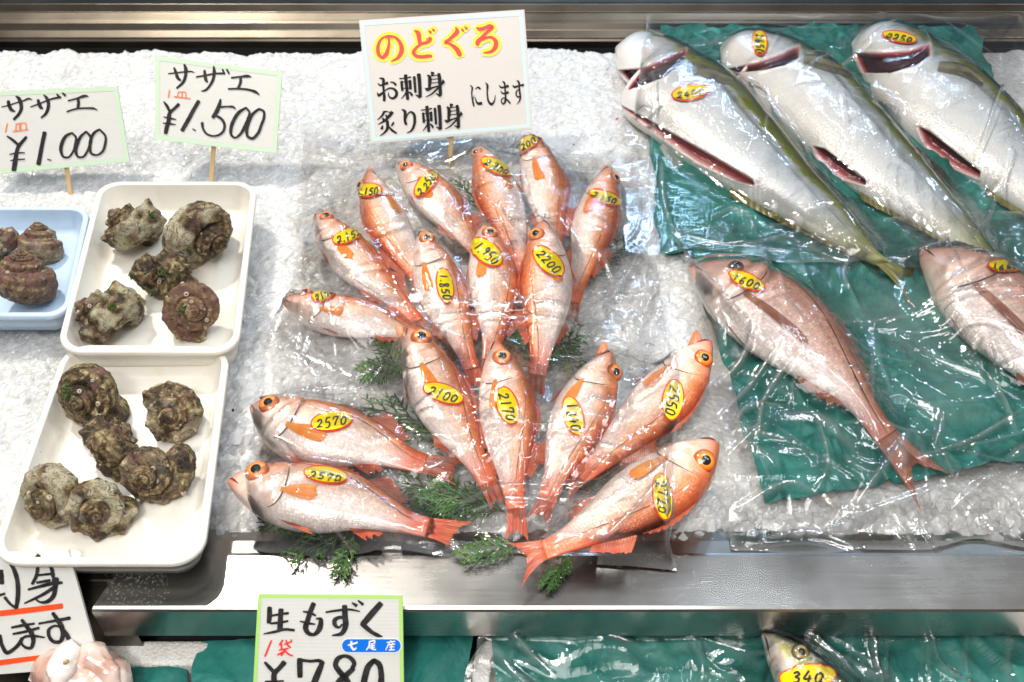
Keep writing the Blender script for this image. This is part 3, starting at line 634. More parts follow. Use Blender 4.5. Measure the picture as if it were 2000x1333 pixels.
def sign(name, corners, p, n, mat, label, cat='price sign', thick=0.003, group=None):
    n = Vector(n).normalized(); p = Vector(p)
    c = [on_plane(x, y, p, n) for x, y in corners]
    base = min(c, key=lambda q: q.z); t = thing(name, (sum((q.x for q in c))/4, base.y, base.z), label, cat, group)
    b = [q-n*thick for q in c]
    v = [tuple(q) for q in c+b]; f = [(3, 2, 1, 0), (4, 5, 6, 7), (0, 1, 5, 4), (1, 2, 6, 5), (2, 3, 7, 6), (3, 0, 4, 7)]
    link('board', v, f, mat, t, uv=[(0, 1), (1, 1), (1, 0), (0, 0)]*2, smooth=False)
    def place(q, dz=0.0): return tuple(on_plane(q[0], q[1], p+n*(0.0003+dz), n))
    return t, place, c, n
def border(t, place, corners, wid, mat, sides=(0, 1, 2, 3), name='border'):
    c = np.array(corners, float); ctr = c.mean(0); V = []; F = []
    ins = [c[i]+(c[(i+1) % 4]-c[i])/np.linalg.norm(c[(i+1) % 4]-c[i])*wid+(c[i-1]-c[i])/np.linalg.norm(c[i-1]-c[i])*wid for i in range(4)]
    for i in sides:
        j = (i+1) % 4; b0 = len(V); V += [place(q, 0.0) for q in (c[i], c[j], ins[j], ins[i])]; F.append((b0, b0+3, b0+2, b0+1))
    link(name, V, F, mat, t, smooth=False)
def stick(t, top, bot, w, z1=0.0):
    d = (bot-top); u = RT*w/2; v = Vector((0, w/2, 0)); V = []
    for q in (top, bot): V += [tuple(q-u-v), tuple(q+u-v), tuple(q+u+v), tuple(q-u+v)]
    bevel(link('skewer', V, [(0, 1, 5, 4), (1, 2, 6, 5), (2, 3, 7, 6), (3, 0, 4, 7), (0, 3, 2, 1), (4, 5, 6, 7)], M_SKEWER, t, smooth=False), w*0.25, 2)
def lean(a, yaw=0): return Vector((math.sin(math.radians(yaw)), -math.cos(math.radians(a)), math.sin(math.radians(a))))

S1 = [[(20,365,14),(110,345,18),(250,300,20),(340,275,22),(420,245,28),(465,262,8)],[(120,280,45),(130,340,55),(165,405,50),(215,430,20)],[(230,210,20),(270,240,50),(300,310,55),(305,400,50),(270,470,45),(200,545,40)],
[(440,365,18),(560,320,22),(660,280,22),(760,245,28),(880,225,30)],[(550,262,40),(565,320,50),(590,370,50),(620,388,20)],[(630,190,15),(670,230,45),(700,310,50),(690,400,48),(655,470,40),(595,520,25)],[(820,180,20),(860,225,40)],[(900,160,20),(945,200,36)],
[(985,275,22),(1100,245,24),(1245,205,34),(1280,212,8)],[(1130,255,40),(1135,310,45),(1125,375,40)],[(968,432,24),(1100,392,26),(1250,382,26),(1360,388,28),(1410,410,10)],
[(100,785,20),(180,840,38),(260,910,40)],[(380,800,42),(320,870,48),(265,940,55),(235,1050,60),(215,1180,70),(200,1278,72)],[(140,1050,18),(250,1030,22),(355,1028,18)],[(150,1140,16),(260,1125,22),(360,1120,16)],
[(645,735,62),(610,900,60),(580,1060,62),(556,1190,66)],[(688,1122,18),(745,1136,14)],
[(1040,740,28),(960,780,45),(895,890,55),(880,990,50),(920,1085,32),(980,1095,28),(1050,1020,32),(1090,900,40),(1095,800,32),(1040,740,28)],[(1245,720,28),(1170,790,42),(1120,890,52),(1095,1000,48),(1130,1085,32),(1190,1090,30),(1265,1000,36),(1305,900,45),(1310,800,40),(1245,720,28)],[(1440,690,28),(1370,730,38),(1315,830,45),(1300,950,45),(1320,1035,34),(1400,1060,28),(1480,1010,36),(1520,900,40),(1525,790,32),(1440,690,28)]]
S1o = [[(105,605,18),(80,725,20)],[(235,605,18),(228,710,22)],[(235,610,14),(300,600,16),(370,600,14),(375,695,18)],[(290,610,34),(292,700,34)],[(190,718,18),(300,705,16),(410,690,14)]]
S2 = [[(225,262,16),(330,250,20),(440,238,20),(530,235,18),(568,248,6)],[(300,185,25),(325,250,40),(350,320,42),(385,350,25)],[(430,140,20),(450,190,45),(450,280,42),(420,370,38),(335,450,28)],
[(590,305,22),(700,285,24),(850,260,26),(960,258,28)],[(695,220,30),(705,290,42),(715,345,40),(740,375,14)],[(815,165,20),(822,220,40),(815,310,40),(770,410,34),(700,480,28),(655,488,14)],[(930,205,22),(955,262,30)],[(985,205,24),(1015,260,26)],
[(1045,315,24),(1160,302,24),(1270,295,34),(1305,305,10)],[(1165,310,36),(1165,370,36),(1135,450,36)],[(1005,460,22),(1150,458,26),(1290,475,30),(1370,505,34),(1412,540,10)],
[(165,625,18),(205,680,38),(240,745,36)],[(360,660,44),(300,720,40),(245,770,50),(230,870,55),(205,960,55),(190,1035,52)],[(165,825,14),(240,840,26),(325,858,12)],[(155,905,14),(230,912,26),(322,925,12)],
[(620,620,50),(550,740,52),(480,870,55),(405,1000,52)],[(540,980,14),(580,1003,18)],
[(905,595,24),(885,680,52),(845,770,56),(805,830,48)],[(910,695,26),(1000,690,22),(1070,695,28),(1105,722,8)],[(850,810,26),(910,845,34),(955,920,36),(940,1010,34),(880,1060,28),(800,1072,24),(720,1040,26),(675,970,30),(665,900,40)],
[(1235,705,26),(1150,760,44),(1075,870,48),(1040,980,44),(1045,1060,32),(1090,1095,26),(1160,1050,34),(1220,950,44),(1265,850,44),(1280,760,30),(1235,705,26)],[(1405,720,28),(1330,780,40),(1270,890,48),(1245,1000,44),(1260,1080,34),(1310,1105,36),(1390,1040,40),(1435,930,38),(1470,830,36),(1465,750,30),(1405,720,28)]]
S2o = [[(240,478,18),(226,570,20)],[(355,500,16),(340,570,18)],[(350,500,14),(450,510,14),(455,575,18)],[(405,500,16),(400,570,16)],[(300,560,16),(400,572,16),(510,585,16)]]
S3 = [[(280,300,20),(285,380,30),(270,470,42),(235,560,55),(200,590,40),(150,560,45),(128,480,48),(140,400,40),(190,320,26),(280,290,24),(370,310,34),(430,370,46),(460,450,58),(450,530,58),(400,600,40),(310,645,10)],
[(640,215,20),(690,250,60),(705,330,56),(715,390,50)],[(840,305,14),(860,335,48),(830,370,45),(740,400,36),(660,460,38),(625,520,48),(660,565,45),(750,580,46),(840,570,44),(880,570,30)],[(835,215,15),(870,245,34)],[(885,190,15),(915,215,36)],
[(1215,165,15),(1235,230,60),(1180,290,50),(1110,350,40),(1075,375,44),(1110,390,30),(1180,430,46),(1240,490,62),(1270,550,58),(1275,565,40)],[(1290,185,14),(1320,220,34)],[(1340,160,14),(1370,190,34)],
[(1505,170,16),(1545,195,46),(1620,175,40),(1700,155,54),(1720,165,50),(1660,230,42),(1580,310,46),(1520,390,60),(1520,415,44)],[(1560,360,20),(1640,315,36),(1720,310,34),(1775,370,56),(1770,440,60),(1720,500,44),(1600,525,12)]]
KO = [[(200,285,16),(290,310,60),(295,450,56),(305,600,50),(320,760,66),(315,840,60)],[(160,410,14),(215,460,34),(300,440,40),(400,405,66)],[(150,640,16),(185,710,56),(260,660,50),(340,590,26),(440,535,34),(540,545,44),(620,640,66),(600,730,64),(530,780,50),(450,750,34),(420,690,24),(425,640,12)],[(460,380,14),(550,400,40),(600,450,56)]]
KSA = [[(690,300,24),(800,290,22),(920,275,22)],[(840,215,80),(850,350,78),(870,550,72),(890,800,70)],[(740,370,60),(760,590,56)],[(920,265,40),(975,262,20)],[(945,350,70),(960,550,60)],[(720,380,16),(940,375,16)],[(740,540,16),(960,530,16)],[(870,600,44),(820,690,32),(735,790,10)],[(920,620,16),(970,660,50),(1000,710,50)],[(1050,255,64),(1080,630,56)],[(1160,195,90),(1180,400,84),(1195,740,78)],[(1080,695,12),(1140,720,40),(1190,750,60)]]
KMI = [[(1500,155,90),(1480,215,40)],[(1370,210,20),(1410,240,64),(1420,530,60)],[(1440,235,16),(1620,215,16)],[(1650,180,70),(1660,240,80),(1680,450,76),(1690,700,74)],[(1450,320,16),(1620,305,16)],[(1460,405,16),(1630,395,16)],[(1320,530,20),(1360,560,64),(1500,520,40),(1640,480,30)],[(1770,370,70),(1700,450,50),(1580,580,40),(1450,690,30),(1330,745,10)],[(1580,665,12),(1640,690,40),(1690,720,50)],[(1745,330,20),(1790,385,24)]]
KAB = [[(270,245,50),(230,320,40),(130,415,10)],[(250,245,24),(330,245,26)],[(430,260,70),(370,340,60),(280,430,46),(140,510,10)],[(240,380,30),(260,440,50)],[(300,320,30),(340,370,50)],[(345,250,10),(420,270,20)],[(330,440,60),(330,600,56),(280,670,36),(180,745,10)],[(235,540,30),(215,600,56)],[(460,470,40),(420,540,30)],[(350,540,20),(420,620,40),(520,690,30)],
[(630,200,16),(690,240,56),(690,360,46),(700,460,50),(720,510,44)],[(715,400,14),(750,300,24),(810,250,30),(870,290,50),(895,400,54),(880,530,50),(820,640,34),(735,685,10)]]
KNI = [[(135,255,14),(185,320,44),(175,480,36),(185,620,34),(215,780,50),(240,890,40)],[(220,680,20),(250,560,8)],[(280,375,14),(370,320,44),(430,370,50)],[(285,620,10),(305,730,36),(370,810,70),(470,800,90)],[(590,180,16),(645,260,60),(640,420,42),(650,600,44),(690,760,56),(765,830,70),(850,740,40),(880,560,10)],
[(1000,260,14),(1050,320,44),(1150,320,50),(1270,280,80)],[(1050,430,14),(1100,500,40),(1190,500,50),(1270,470,74)],[(1090,140,16),(1150,180,50),(1170,300,46),(1185,480,44),(1190,640,50),(1170,770,60),(1120,820,44),(1070,770,30),(1070,690,28),(1130,640,30),(1230,690,40),(1330,800,46)],
[(1400,260,14),(1460,310,60),(1600,270,40),(1730,250,70)],[(1530,110,16),(1585,160,52),(1600,300,46),(1620,480,50),(1635,620,50),(1610,730,36),(1530,830,12)],[(1600,400,20),(1550,410,30),(1510,480,36),(1520,570,34),(1570,610,40),(1620,590,30)]]
S7 = [[(10,250,50),(20,390,45)],[(105,155,40),(150,240,45),(185,350,48),(195,460,50),(190,560,50),(175,655,40)],[(175,655,36),(120,620,30),(50,540,34)],[(-20,520,30),(50,500,26)],
[(420,85,44),(350,165,34)],[(310,200,26),(420,195,28),(540,190,32)],[(410,200,36),(395,300,38),(350,395,34)],[(540,190,36),(565,250,40),(575,320,40)],[(420,300,26),(550,285,28)],[(400,380,30),(540,355,30)],[(305,455,24),(420,425,34),(560,390,44),(670,380,30)],[(600,340,80),(600,430,50),(575,530,48),(500,590,40),(430,590,24),(390,565,18)],[(600,420,40),(480,500,34),(360,560,28),(265,605,16)],
[(0,950,30),(20,1060,40),(75,1140,44),(150,1100,40),(220,1020,40),(235,980,30)],[(125,868,24),(240,845,34),(370,825,26)],[(140,938,24),(280,910,32),(420,872,30)],[(235,785,34),(290,860,46),(340,930,50),(360,1020,46),(330,1090,36),(270,1080,30),(230,1030,24),(250,980,28),(350,960,30),(480,975,20)],
[(420,825,24),(560,800,30),(755,765,40)],[(570,710,36),(620,780,48),(670,870,56),(680,960,50),(650,1020,42),(580,1020,40),(530,960,38),(530,890,36),(590,850,28),(650,860,24)],[(690,900,44),(740,980,50),(745,1040,50),(700,1100,40),(590,1160,14)]]
S7r = [[(-200,737,64),(0,715,64),(350,675,62),(670,634,60)],[(-200,1275,60),(0,1250,60),(300,1210,56),(640,1170,50)]]
S8 = [[(235,240,60),(235,330,64),(225,430,56)],[(240,345,28),(330,330,30),(470,310,34)],[(250,440,28),(350,430,36),(465,410,28)],[(380,265,66),(370,400,64),(365,510,72)],[(160,572,16),(300,545,36),(430,515,36),(545,525,34)],
[(790,190,62),(750,290,64),(715,400,64),(690,500,70),(720,560,56),(790,580,44),(850,530,66),(880,440,64),(880,390,50),(820,378,18)],[(660,290,22),(740,305,36),(815,340,26)],[(620,412,18),(710,435,34),(805,450,22)],
[(945,298,24),(1100,275,32),(1250,265,30),(1370,288,18)],[(1180,220,66),(1185,350,72),(1190,480,72),(1150,560,56),(1025,592,18)],[(1190,370,50),(1110,365,44),(1055,400,56),(1060,460,52),(1110,490,30),(1150,450,22)],[(1275,180,20),(1330,215,46)],[(1350,150,20),(1410,200,40)],
[(1635,190,72),(1530,310,80),(1410,450,76)],[(1400,445,60),(1450,490,60),(1540,560,50),(1600,590,48),(1655,605,14)],
[(175,930,30),(230,990,48),(285,1050,50)],[(420,930,66),(350,1010,60),(300,1060,66),(290,1181,72),(280,1300,72),(270,1420,70)],[(180,1172,24),(410,1165,24)],[(180,1290,24),(400,1280,24)],
[(615,890,70),(615,1000,70),(618,1110,66)],[(620,900,40),(750,915,40),(870,915,50),(900,940,66)],[(900,930,60),(860,1030,76),(800,1181,84),(740,1400,84)],
[(1290,1010,60),(1210,1080,70),(1110,1180,84),(1060,1300,84),(1100,1420,70),(1200,1440,70),(1280,1350,76),(1240,1230,76),(1190,1130,76),(1110,1040,70),(1065,960,64),(1090,890,64),(1180,850,44),(1260,880,56),(1300,940,56),(1270,1020,56)],
[(1550,905,60),(1480,980,76),(1440,1100,80),(1420,1220,80),(1450,1400,76),(1540,1450,60),(1610,1380,76),(1640,1180,80),(1640,1060,70),(1610,950,70),(1550,905,60)]]
S8r = [[(258,655,22),(215,760,24),(178,855,24)],[(400,650,22),(360,710,24)],[(385,700,20),(385,760,22)],[(440,650,18),(470,720,24),(500,745,20)],[(420,705,20),(515,665,20)],[(505,645,20),(515,665,14)],[(355,775,20),(470,755,22)],[(440,765,20),(400,800,22),(335,835,22)],[(420,790,20),(380,845,22)],[(430,790,20),(480,830,24),(525,850,18)]]
S8w = [[(1225,715,18),(1340,680,24)],[(1265,665,26),(1270,740,28),(1300,770,26),(1330,745,14)],[(1490,670,18),(1560,660,20),(1555,695,16)],[(1495,670,18),(1490,720,20),(1455,775,14)],[(1510,700,12),(1560,690,12)],[(1500,725,14),(1560,715,14)],[(1495,750,14),(1560,738,14)],[(1530,700,18),(1530,760,20),(1575,770,16)],[(1715,680,16),(1815,665,16)],[(1765,655,18),(1765,680,14)],[(1740,690,14),(1755,705,14)],[(1790,685,14),(1780,705,14)],[(1725,710,16),(1815,700,14)],[(1730,712,16),(1700,775,12)],[(1770,710,20),(1770,770,18)],[(1745,740,14),(1805,732,14)],[(1740,775,16),(1810,770,16)]]

def write(t, place, strokes, mat, name, dz=0.0, grow=0.0, rag=0.0):
    V, F = ribbon(strokes, place, dz, grow, rag); link(name, V, F, mat, t, smooth=False)

cor = [(-28, 180), (229, 169), (253, 316), (-12, 341)]; b0 = at(138, 375, 0.0)
t, pl, c, n = sign('price_sign', cor, b0, lean(38), M_BOARD, 'white card with pale green edge reading ¥1.000 on a skewer behind the blue tray', group='turban shell price cards')
border(t, pl, cor, 9, M_PALEGREEN); write(t, pl, xf(S1, 0, 160, .13506), M_INK, 'black_writing', .0003, 0, .1); write(t, pl, xf(S1o, 0, 160, .13506), M_ORANGE, 'orange_writing', .0003)
stick(t, on_plane(124, 290, b0-n*.005, n), at(141, 400, -.02), .0058)
cor = [(303, 109), (551, 141), (540, 300), (303, 273)]; b0 = at(412, 372, 0.0)
t, pl, c, n = sign('price_sign', cor, b0, lean(40), M_BOARD, 'white card with pale green edge reading ¥1.500 on a skewer behind the cream trays', group='turban shell price cards')
border(t, pl, cor, 9, M_PALEGREEN); write(t, pl, xf(S2, 295, 105, .15003), M_INK, 'black_writing', .0003, 0, .1); write(t, pl, xf(S2o, 295, 105, .15003), M_ORANGE, 'orange_writing', .0003)
stick(t, on_plane(419, 260, b0-n*.005, n), at(411, 385, -.02), .0062)
cor = [(701, 40), (1024, 19), (1041, 253), (724, 281)]; b0 = at(878, 330, 0.0)
t, pl, c, n = sign('fish_name_sign', cor, b0, lean(38), M_BOARD2, 'laminated sign with big red and yellow hiragana above the red fish', 'sign')
border(t, pl, [(703, 43), (1021, 23), (1037, 250), (727, 277)], 8, M_LBLUE)
write(t, pl, xf(S3, 720, 30, .14), M_YEL, 'yellow_outline', .0002, 6.3); write(t, pl, xf(S3, 720, 30, .14), M_REDINK, 'red_lettering', .0009, 0.3)
write(t, pl, xf(KO, 725, 130, .08)+xf(KSA, 725, 130, .08)+xf(KMI, 725, 130, .08), M_PRINT, 'black_lettering', .0003, .25)
k = (430/550, 530/610)
KSA5 = [[(1020+(x-680)*k[0], 120+(y-190)*k[1], w*.8) for x, y, w in st] for st in KSA]; KMI5 = [[(1515+(x-1320)*.76, 95+(y-150)*.85, w*.8) for x, y, w in st] for st in KMI]
write(t, pl, xf(KAB, 725, 195, .095)+xf(KSA5, 725, 195, .095)+xf(KMI5, 725, 195, .095), M_PRINT, 'black_lettering', .0003, .25); write(t, pl, xf(KNI, 910, 150, .065), M_PRINT, 'black_lettering', .0003, .2)
stick(t, on_plane(882, 255, b0-n*.005, n), at(877, 345, -.02), .0068)
cor = [(-60, 1083), (133, 1075), (196, 1302), (-60, 1322)]; b0 = at(60, 1333, -0.06)
t, pl, c, n = sign('sashimi_sign', cor, b0, lean(38), M_BOARD, 'white card with thick black brush writing and two red bars at the front left', 'sign')
write(t, pl, xf(S7, 0, 1070, .18), M_INK, 'black_writing', .0006, 0, .16); write(t, pl, xf(S7r, 0, 1070, .18), M_REDBAR, 'red_bars', .0002)
cor = [(504, 1161), (786, 1163), (790, 1420), (490, 1420)]; b0 = at(640, 1165, 0.022)
t, pl, c, n = sign('price_sign', cor, b0, lean(38), M_BOARD, 'lime edged white card reading ¥780 with a blue label in front of the ledge')
border(t, pl, cor, 7, M_GREEN, (0, 1, 3)); write(t, pl, xf(S8, 490, 1150, .155), M_INK, 'black_writing', .0006, 0, .06); write(t, pl, xf(S8r, 490, 1150, .155), M_REDINK, 'red_writing', .0006)
def pill(grow, dz, mat, name, par):
    h = 82+grow; w = 370+grow; pts = [(w-h+h*math.cos(a), h*math.sin(a)) for a in np.linspace(-math.pi/2, math.pi/2, 16)]+[(-w+h+h*math.cos(a), h*math.sin(a)) for a in np.linspace(math.pi/2, 3*math.pi/2, 16)]
    V = [pl((490+(1518+x)*.155, 1150+(720+y)*.155), dz) for x, y in pts]; return link(name, V, [tuple(range(len(V)-1, -1, -1))], mat, par, smooth=False)
o_ = pill(14, .0003, M_WHITE, 'origin_sticker', t); ORIG[o_.name] = ORIG[t.name]
pill(0, .0006, M_BLUE, 'blue_field', o_); V, F = ribbon(xf(S8w, 490, 1150, .155), pl, .001); link('white_lettering', V, F, M_WHITE, o_, smooth=False)

# ------------------------------------------------------------------ fish
SUPPORT = {}     # name of a film -> list of (verts, faces) it drapes over
DIG = {'0': [[(.55,.05),(.25,.2),(.15,.55),(.3,.92),(.6,.92),(.82,.6),(.78,.2),(.5,.05)]],
 '1': [[(.5,.0),(.48,.5),(.45,1.0)]], '2': [[(.15,.25),(.35,.05),(.7,.08),(.75,.3),(.45,.65),(.12,.95),(.5,.88),(.9,.95)]],
 '3': [[(.15,.12),(.5,.02),(.75,.2),(.4,.45),(.78,.6),(.7,.9),(.2,.95)]], '4': [[(.5,.0),(.15,.6),(.85,.6)],[(.68,.35),(.6,1.0)]],
 '5': [[(.35,.05),(.25,.45),(.65,.45),(.8,.7),(.6,.95),(.15,.95)],[(.35,.06),(.85,.02)]], '6': [[(.6,.0),(.25,.4),(.18,.8),(.45,.98),(.75,.8),(.65,.55),(.25,.65)]],
 '7': [[(.15,.3),(.17,.08),(.85,.05),(.6,.5),(.45,1.0)]], '8': [[(.75,.15),(.4,.02),(.25,.25),(.7,.65),(.65,.95),(.3,.95),(.3,.65),(.75,.2)]],
 '9': [[(.75,.25),(.4,.05),(.2,.3),(.45,.5),(.75,.3),(.65,1.0)]], '.': [[(.3,.9),(.5,1.0)]]}
def digits(txt, cx, cy, length, height, ang, w=4.2, seed=0):
    rg_ = np.random.default_rng(seed); n = sum(0.4 if ch == '.' else 1 for ch in txt); cw = length/n; x = -length/2; out = []; ca, sa = math.cos(ang), math.sin(ang)
    for ch in txt:
        wd = cw*(0.4 if ch == '.' else 1); sc = 1+0.15*rg_.normal(); dy = 0.06*rg_.normal()
        for st in DIG[ch]:
            pts = []
            for k, (u, v) in enumerate(st):
                a = x+wd*(0.06+0.86*u)+(0.5-v)*height*0.18; b = ((v-0.5)*min(1.15, max(.85, sc))+dy)*height
                pts.append((cx+a*ca-b*sa, cy+a*sa+b*ca, w*(1-0.25*rg_.random())))
            out.append(pts)
        x += wd
    return out
class Fish:
    """A body lofted along a spine; S(u, a) is its surface: a = 0 the back, pi/2 the upper flank, pi the belly."""
    def __init__(s, P, D, V, T, B=None):
        s.P, s.D, s.V, s.T = P, D, V, T      # tables over u
    def frame(s, u):
        p = s.P(u); e = 1e-3; t = s.P(np.clip(u+e, 0, 1))-s.P(np.clip(u-e, 0, 1)); t = t/np.linalg.norm(t, axis=-1, keepdims=True)
        z = np.array([0, 0, 1.0]); n = np.cross(z, t)*s.sign; n = n/np.linalg.norm(n, axis=-1, keepdims=True)
        b = np.cross(t, n); b = b*np.sign(b[..., 2:3]+1e-9)
        r = s.roll; n2 = n*math.cos(r)+b*math.sin(r); b2 = b*math.cos(r)-n*math.sin(r); return p, t, n2, b2
    def S(s, u, a, off=0.0):
        u = np.asarray(u, float); a = np.asarray(a, float); u, a = np.broadcast_arrays(u, a); p, t, n, b = s.frame(u)
        c, si = np.cos(a), np.sin(a); d = np.where(c > 0, s.D(u), s.V(u))
        cc = np.sign(c)*np.abs(c)**0.92; ss = np.sign(si)*np.abs(si)**0.95
        q = p+n*(d*cc)[..., None]+b*(s.T(u)*ss)[..., None]
        if np.any(off):
            nn = n*(c/np.maximum(d, 1e-4))[..., None]+b*(si/np.maximum(s.T(u), 1e-4))[..., None]; nn = nn/np.linalg.norm(nn, axis=-1, keepdims=True); q = q+nn*np.asarray(off)[..., None]
        return q
def proj_bvh(bvh, px, py, off, zfall):
    r = ray(px, py).normalized(); h = bvh.ray_cast(C0, r)
    if h[0] is None:
        q = at(px, py, zfall); g = bvh.find_nearest(q); nn = (C0-g[0]).normalized(); return g[0]+nn*off
    n = h[1] if h[1].dot(r) < 0 else -h[1]
    return h[0]+n*off-r*off*0.6
def build_body(f, t, mat, name, nu=120, na=72, gill=0.27, cut=None, seed=0, gillamp=1.0, keep=True):
    u = np.linspace(0, 1, nu)[:, None]; a = np.linspace(0, 2*math.pi, na, endpoint=False)[None, :]
    U, A = np.broadcast_arrays(u, a); q = f.S(U, A); c = np.cos(A)
    Vc = np.where(A <= math.pi, 1-A/math.pi, A/math.pi-1)
    n = np.gradient(q, axis=0); m = (np.roll(q, -1, 1)-np.roll(q, 1, 1)); nr = np.cross(n, m); nr = nr/(np.linalg.norm(nr, axis=-1, keepdims=True)+1e-12)
    p, tt, nn, bb = f.frame(np.broadcast_to(u, U.shape)); o = np.sign(((q-p)*nr).sum(-1, keepdims=True).mean()); nr = nr*o
    size = float(f.D(np.array(.35))); ug = gill+0.035*np.cos((Vc-0.45)*5.0)
    st = smooth01((ug-U)/0.012)*smooth01((U-0.06)/0.15)*np.abs(np.sin(A))**0.5
    cheek = 0.05*size*np.exp(-((U-0.19)/0.05)**2-((Vc-0.36)/0.16)**2)-0.05*size*np.exp(-((U-0.205-.02*np.cos((Vc-.4)*6))/0.012)**2)*np.abs(np.sin(A))
    disp = gillamp*(0.055*size*st-0.05*size*np.exp(-((U-ug-0.008)/0.012)**2)*np.abs(np.sin(A)))+gillamp*cheek
    disp = disp+0.022*size*fbm(np.stack([U*6+seed, Vc*3, A*0+seed*1.7], -1), 3)*smooth01(U*8)*smooth01((1-U)*8)
    disp = disp-0.03*size*np.exp(-((Vc-(0.62+0.12*(0.5-U)))/0.02)**2)*smooth01((U-0.3)*10)*0.5
    flesh = np.zeros(U.shape)
    q = q+nr*disp[..., None]
    if cut:
        pj = project(q); up = (nr@np.array(-FW)) > 0.0
        for poly, depth, soft, val in cut:
            poly = np.array(poly, float); ins = np.zeros(U.shape, bool); dist = np.full(U.shape, 1e9)
            for i in range(len(poly)):
                A0, B0 = poly[i], poly[(i+1) % len(poly)]
                cr = (A0[1] > pj[..., 1]) != (B0[1] > pj[..., 1])
                xi = (B0[0]-A0[0])*(pj[..., 1]-A0[1])/(B0[1]-A0[1]+1e-9)+A0[0]; ins ^= cr & (pj[..., 0] < xi)
                d = B0-A0; h = np.clip(((pj-A0)@d)/(d@d+1e-9), 0, 1); dist = np.minimum(dist, np.linalg.norm(pj-A0-h[..., None]*d, axis=-1))
            k = np.where(ins, smooth01(dist/soft), 0)*up; q = q-nr*(depth*k)[..., None]
            lip = np.where(~ins, np.exp(-(dist/4.0)**2), 0)*up; q = q+nr*(0.0012*lip)[..., None]
            flesh = np.maximum(flesh, np.where(ins, 0.45+val*smooth01(dist/(soft*1.2)), 0.42*np.exp(-(dist/2.5)**2))*up)
    V = q.reshape(-1, 3); F = [tuple(x) for x in gridfaces(nu, na, True)]+[tuple(range(na))[::-1], tuple((nu-1)*na+i for i in range(na))]
    uv = np.stack([U, Vc], -1).reshape(-1, 2)
    link(name, V, F, mat, t, uv, {'flesh': flesh.ravel()})
    tri = V.tolist(); return BVHTree.FromPolygons(tri, F), V, F
def fin_grid(P, nr, na, mat, t, name):
    uv = np.stack(np.meshgrid(np.linspace(0, 1, nr), np.linspace(0, 1, na), indexing='ij'), -1).reshape(-1, 2)
    P = np.asarray(P); V = P.reshape(-1, 3); return link(name, V, gridfaces(nr, na), mat, t, uv)
def tailfin(f, t, tips, mat, seed=0, zt=0.004, fork=0.75, name='tail_fin', notch=0.06):
    """tips: photo points of the two outer corners (back side, belly side) of the fan"""
    rg_ = np.random.default_rng(seed); p, tt, n, b = [x for x in f.frame(np.array(0.985))]
    hb = float(f.D(np.array(1.0)))*0.98; hv = float(f.V(np.array(1.0)))*0.98; A = np.array(at(*tips[0], zt)); Bp = np.array(at(*tips[1], zt)); na, nr = 46, 12; P = np.zeros((nr, na, 3))
    for j in range(na):
        w = j/(na-1); s0 = p+n*(hb*(1-w)-hv*w); e = A*(1-w)+Bp*w; m = 1-(1-fork)*math.sin(math.pi*w)**0.8; m *= 1-(notch+.07)*rg_.random()*(1 if j % 2 else 0.25)
        m0 = s0+tt*0.35*np.linalg.norm(e-s0)
        e2 = s0+(e-s0)*m
        for i in range(nr):
            r = i/(nr-1); q = s0*(1-r)**2+2*m0*r*(1-r)+e2*r*r if True else 0; q = np.array(q); q[2] += 0.0016*math.sin(w*19+seed)*r+0.006*r*(1-r); P[i, j] = q
    return fin_grid(P, nr, na, mat, t, name)
def edgefin(f, t, u0, u1, h, a0, mat, name, spines=0, sweep=0.5, seed=0, lift=0.25, prof=None):
    rg_ = np.random.default_rng(seed); na = max(24, spines*5) if spines else 24; nr = 6; us = np.linspace(u0, u1, na); P = np.zeros((nr, na, 3)); base = f.S(us, np.full(na, a0), -0.0008); p, tt, n, b = f.frame(us); sg = 1 if math.cos(a0) > 0 else -1
    for j in range(na):
        w = j/(na-1); hh = h*(prof(w) if prof else math.sin(math.pi*min(1, w*0.9+0.12))**0.6)
        if spines: ph = (w*spines) % 1; hh *= 0.62+0.38*(1-ph)
        hh *= 1-0.12*rg_.random(); d = n[j]*sg*math.cos(lift)+b[j]*math.sin(lift)+tt[j]*sweep; d /= np.linalg.norm(d)
        for i in range(nr): r = i/(nr-1); P[i, j] = base[j]+d*hh*r+tt[j]*sweep*hh*0.3*r*r
    return fin_grid(P.transpose(0, 1, 2), nr, na, mat, t, name)
def pectoral(f, t, u0, a0, u1, a1, w0, w1, mat, seed=0, name='pectoral_fin', off=0.0013):
    rg_ = np.random.default_rng(seed); nr, na = 14, 12; P = np.zeros((nr, na, 3))
    for i in range(nr):
        r = i/(nr-1); wid = w0+(w1-w0)*math.sin(min(1, r*1.15)*math.pi/2)
        for j in range(na):
            k = j/(na-1)-0.5; rr = r*(1-0.10*rg_.random()*(r > .98)-0.20*abs(k)*r); P[i, j] = f.S(u0+(u1-u0)*rr, a0+(a1-a0)*rr+wid*k, off+0.0006*math.sin(math.pi*r)+0.0004*math.sin(j*1.9)*r)
    return fin_grid(P, nr, na, mat, t, name)
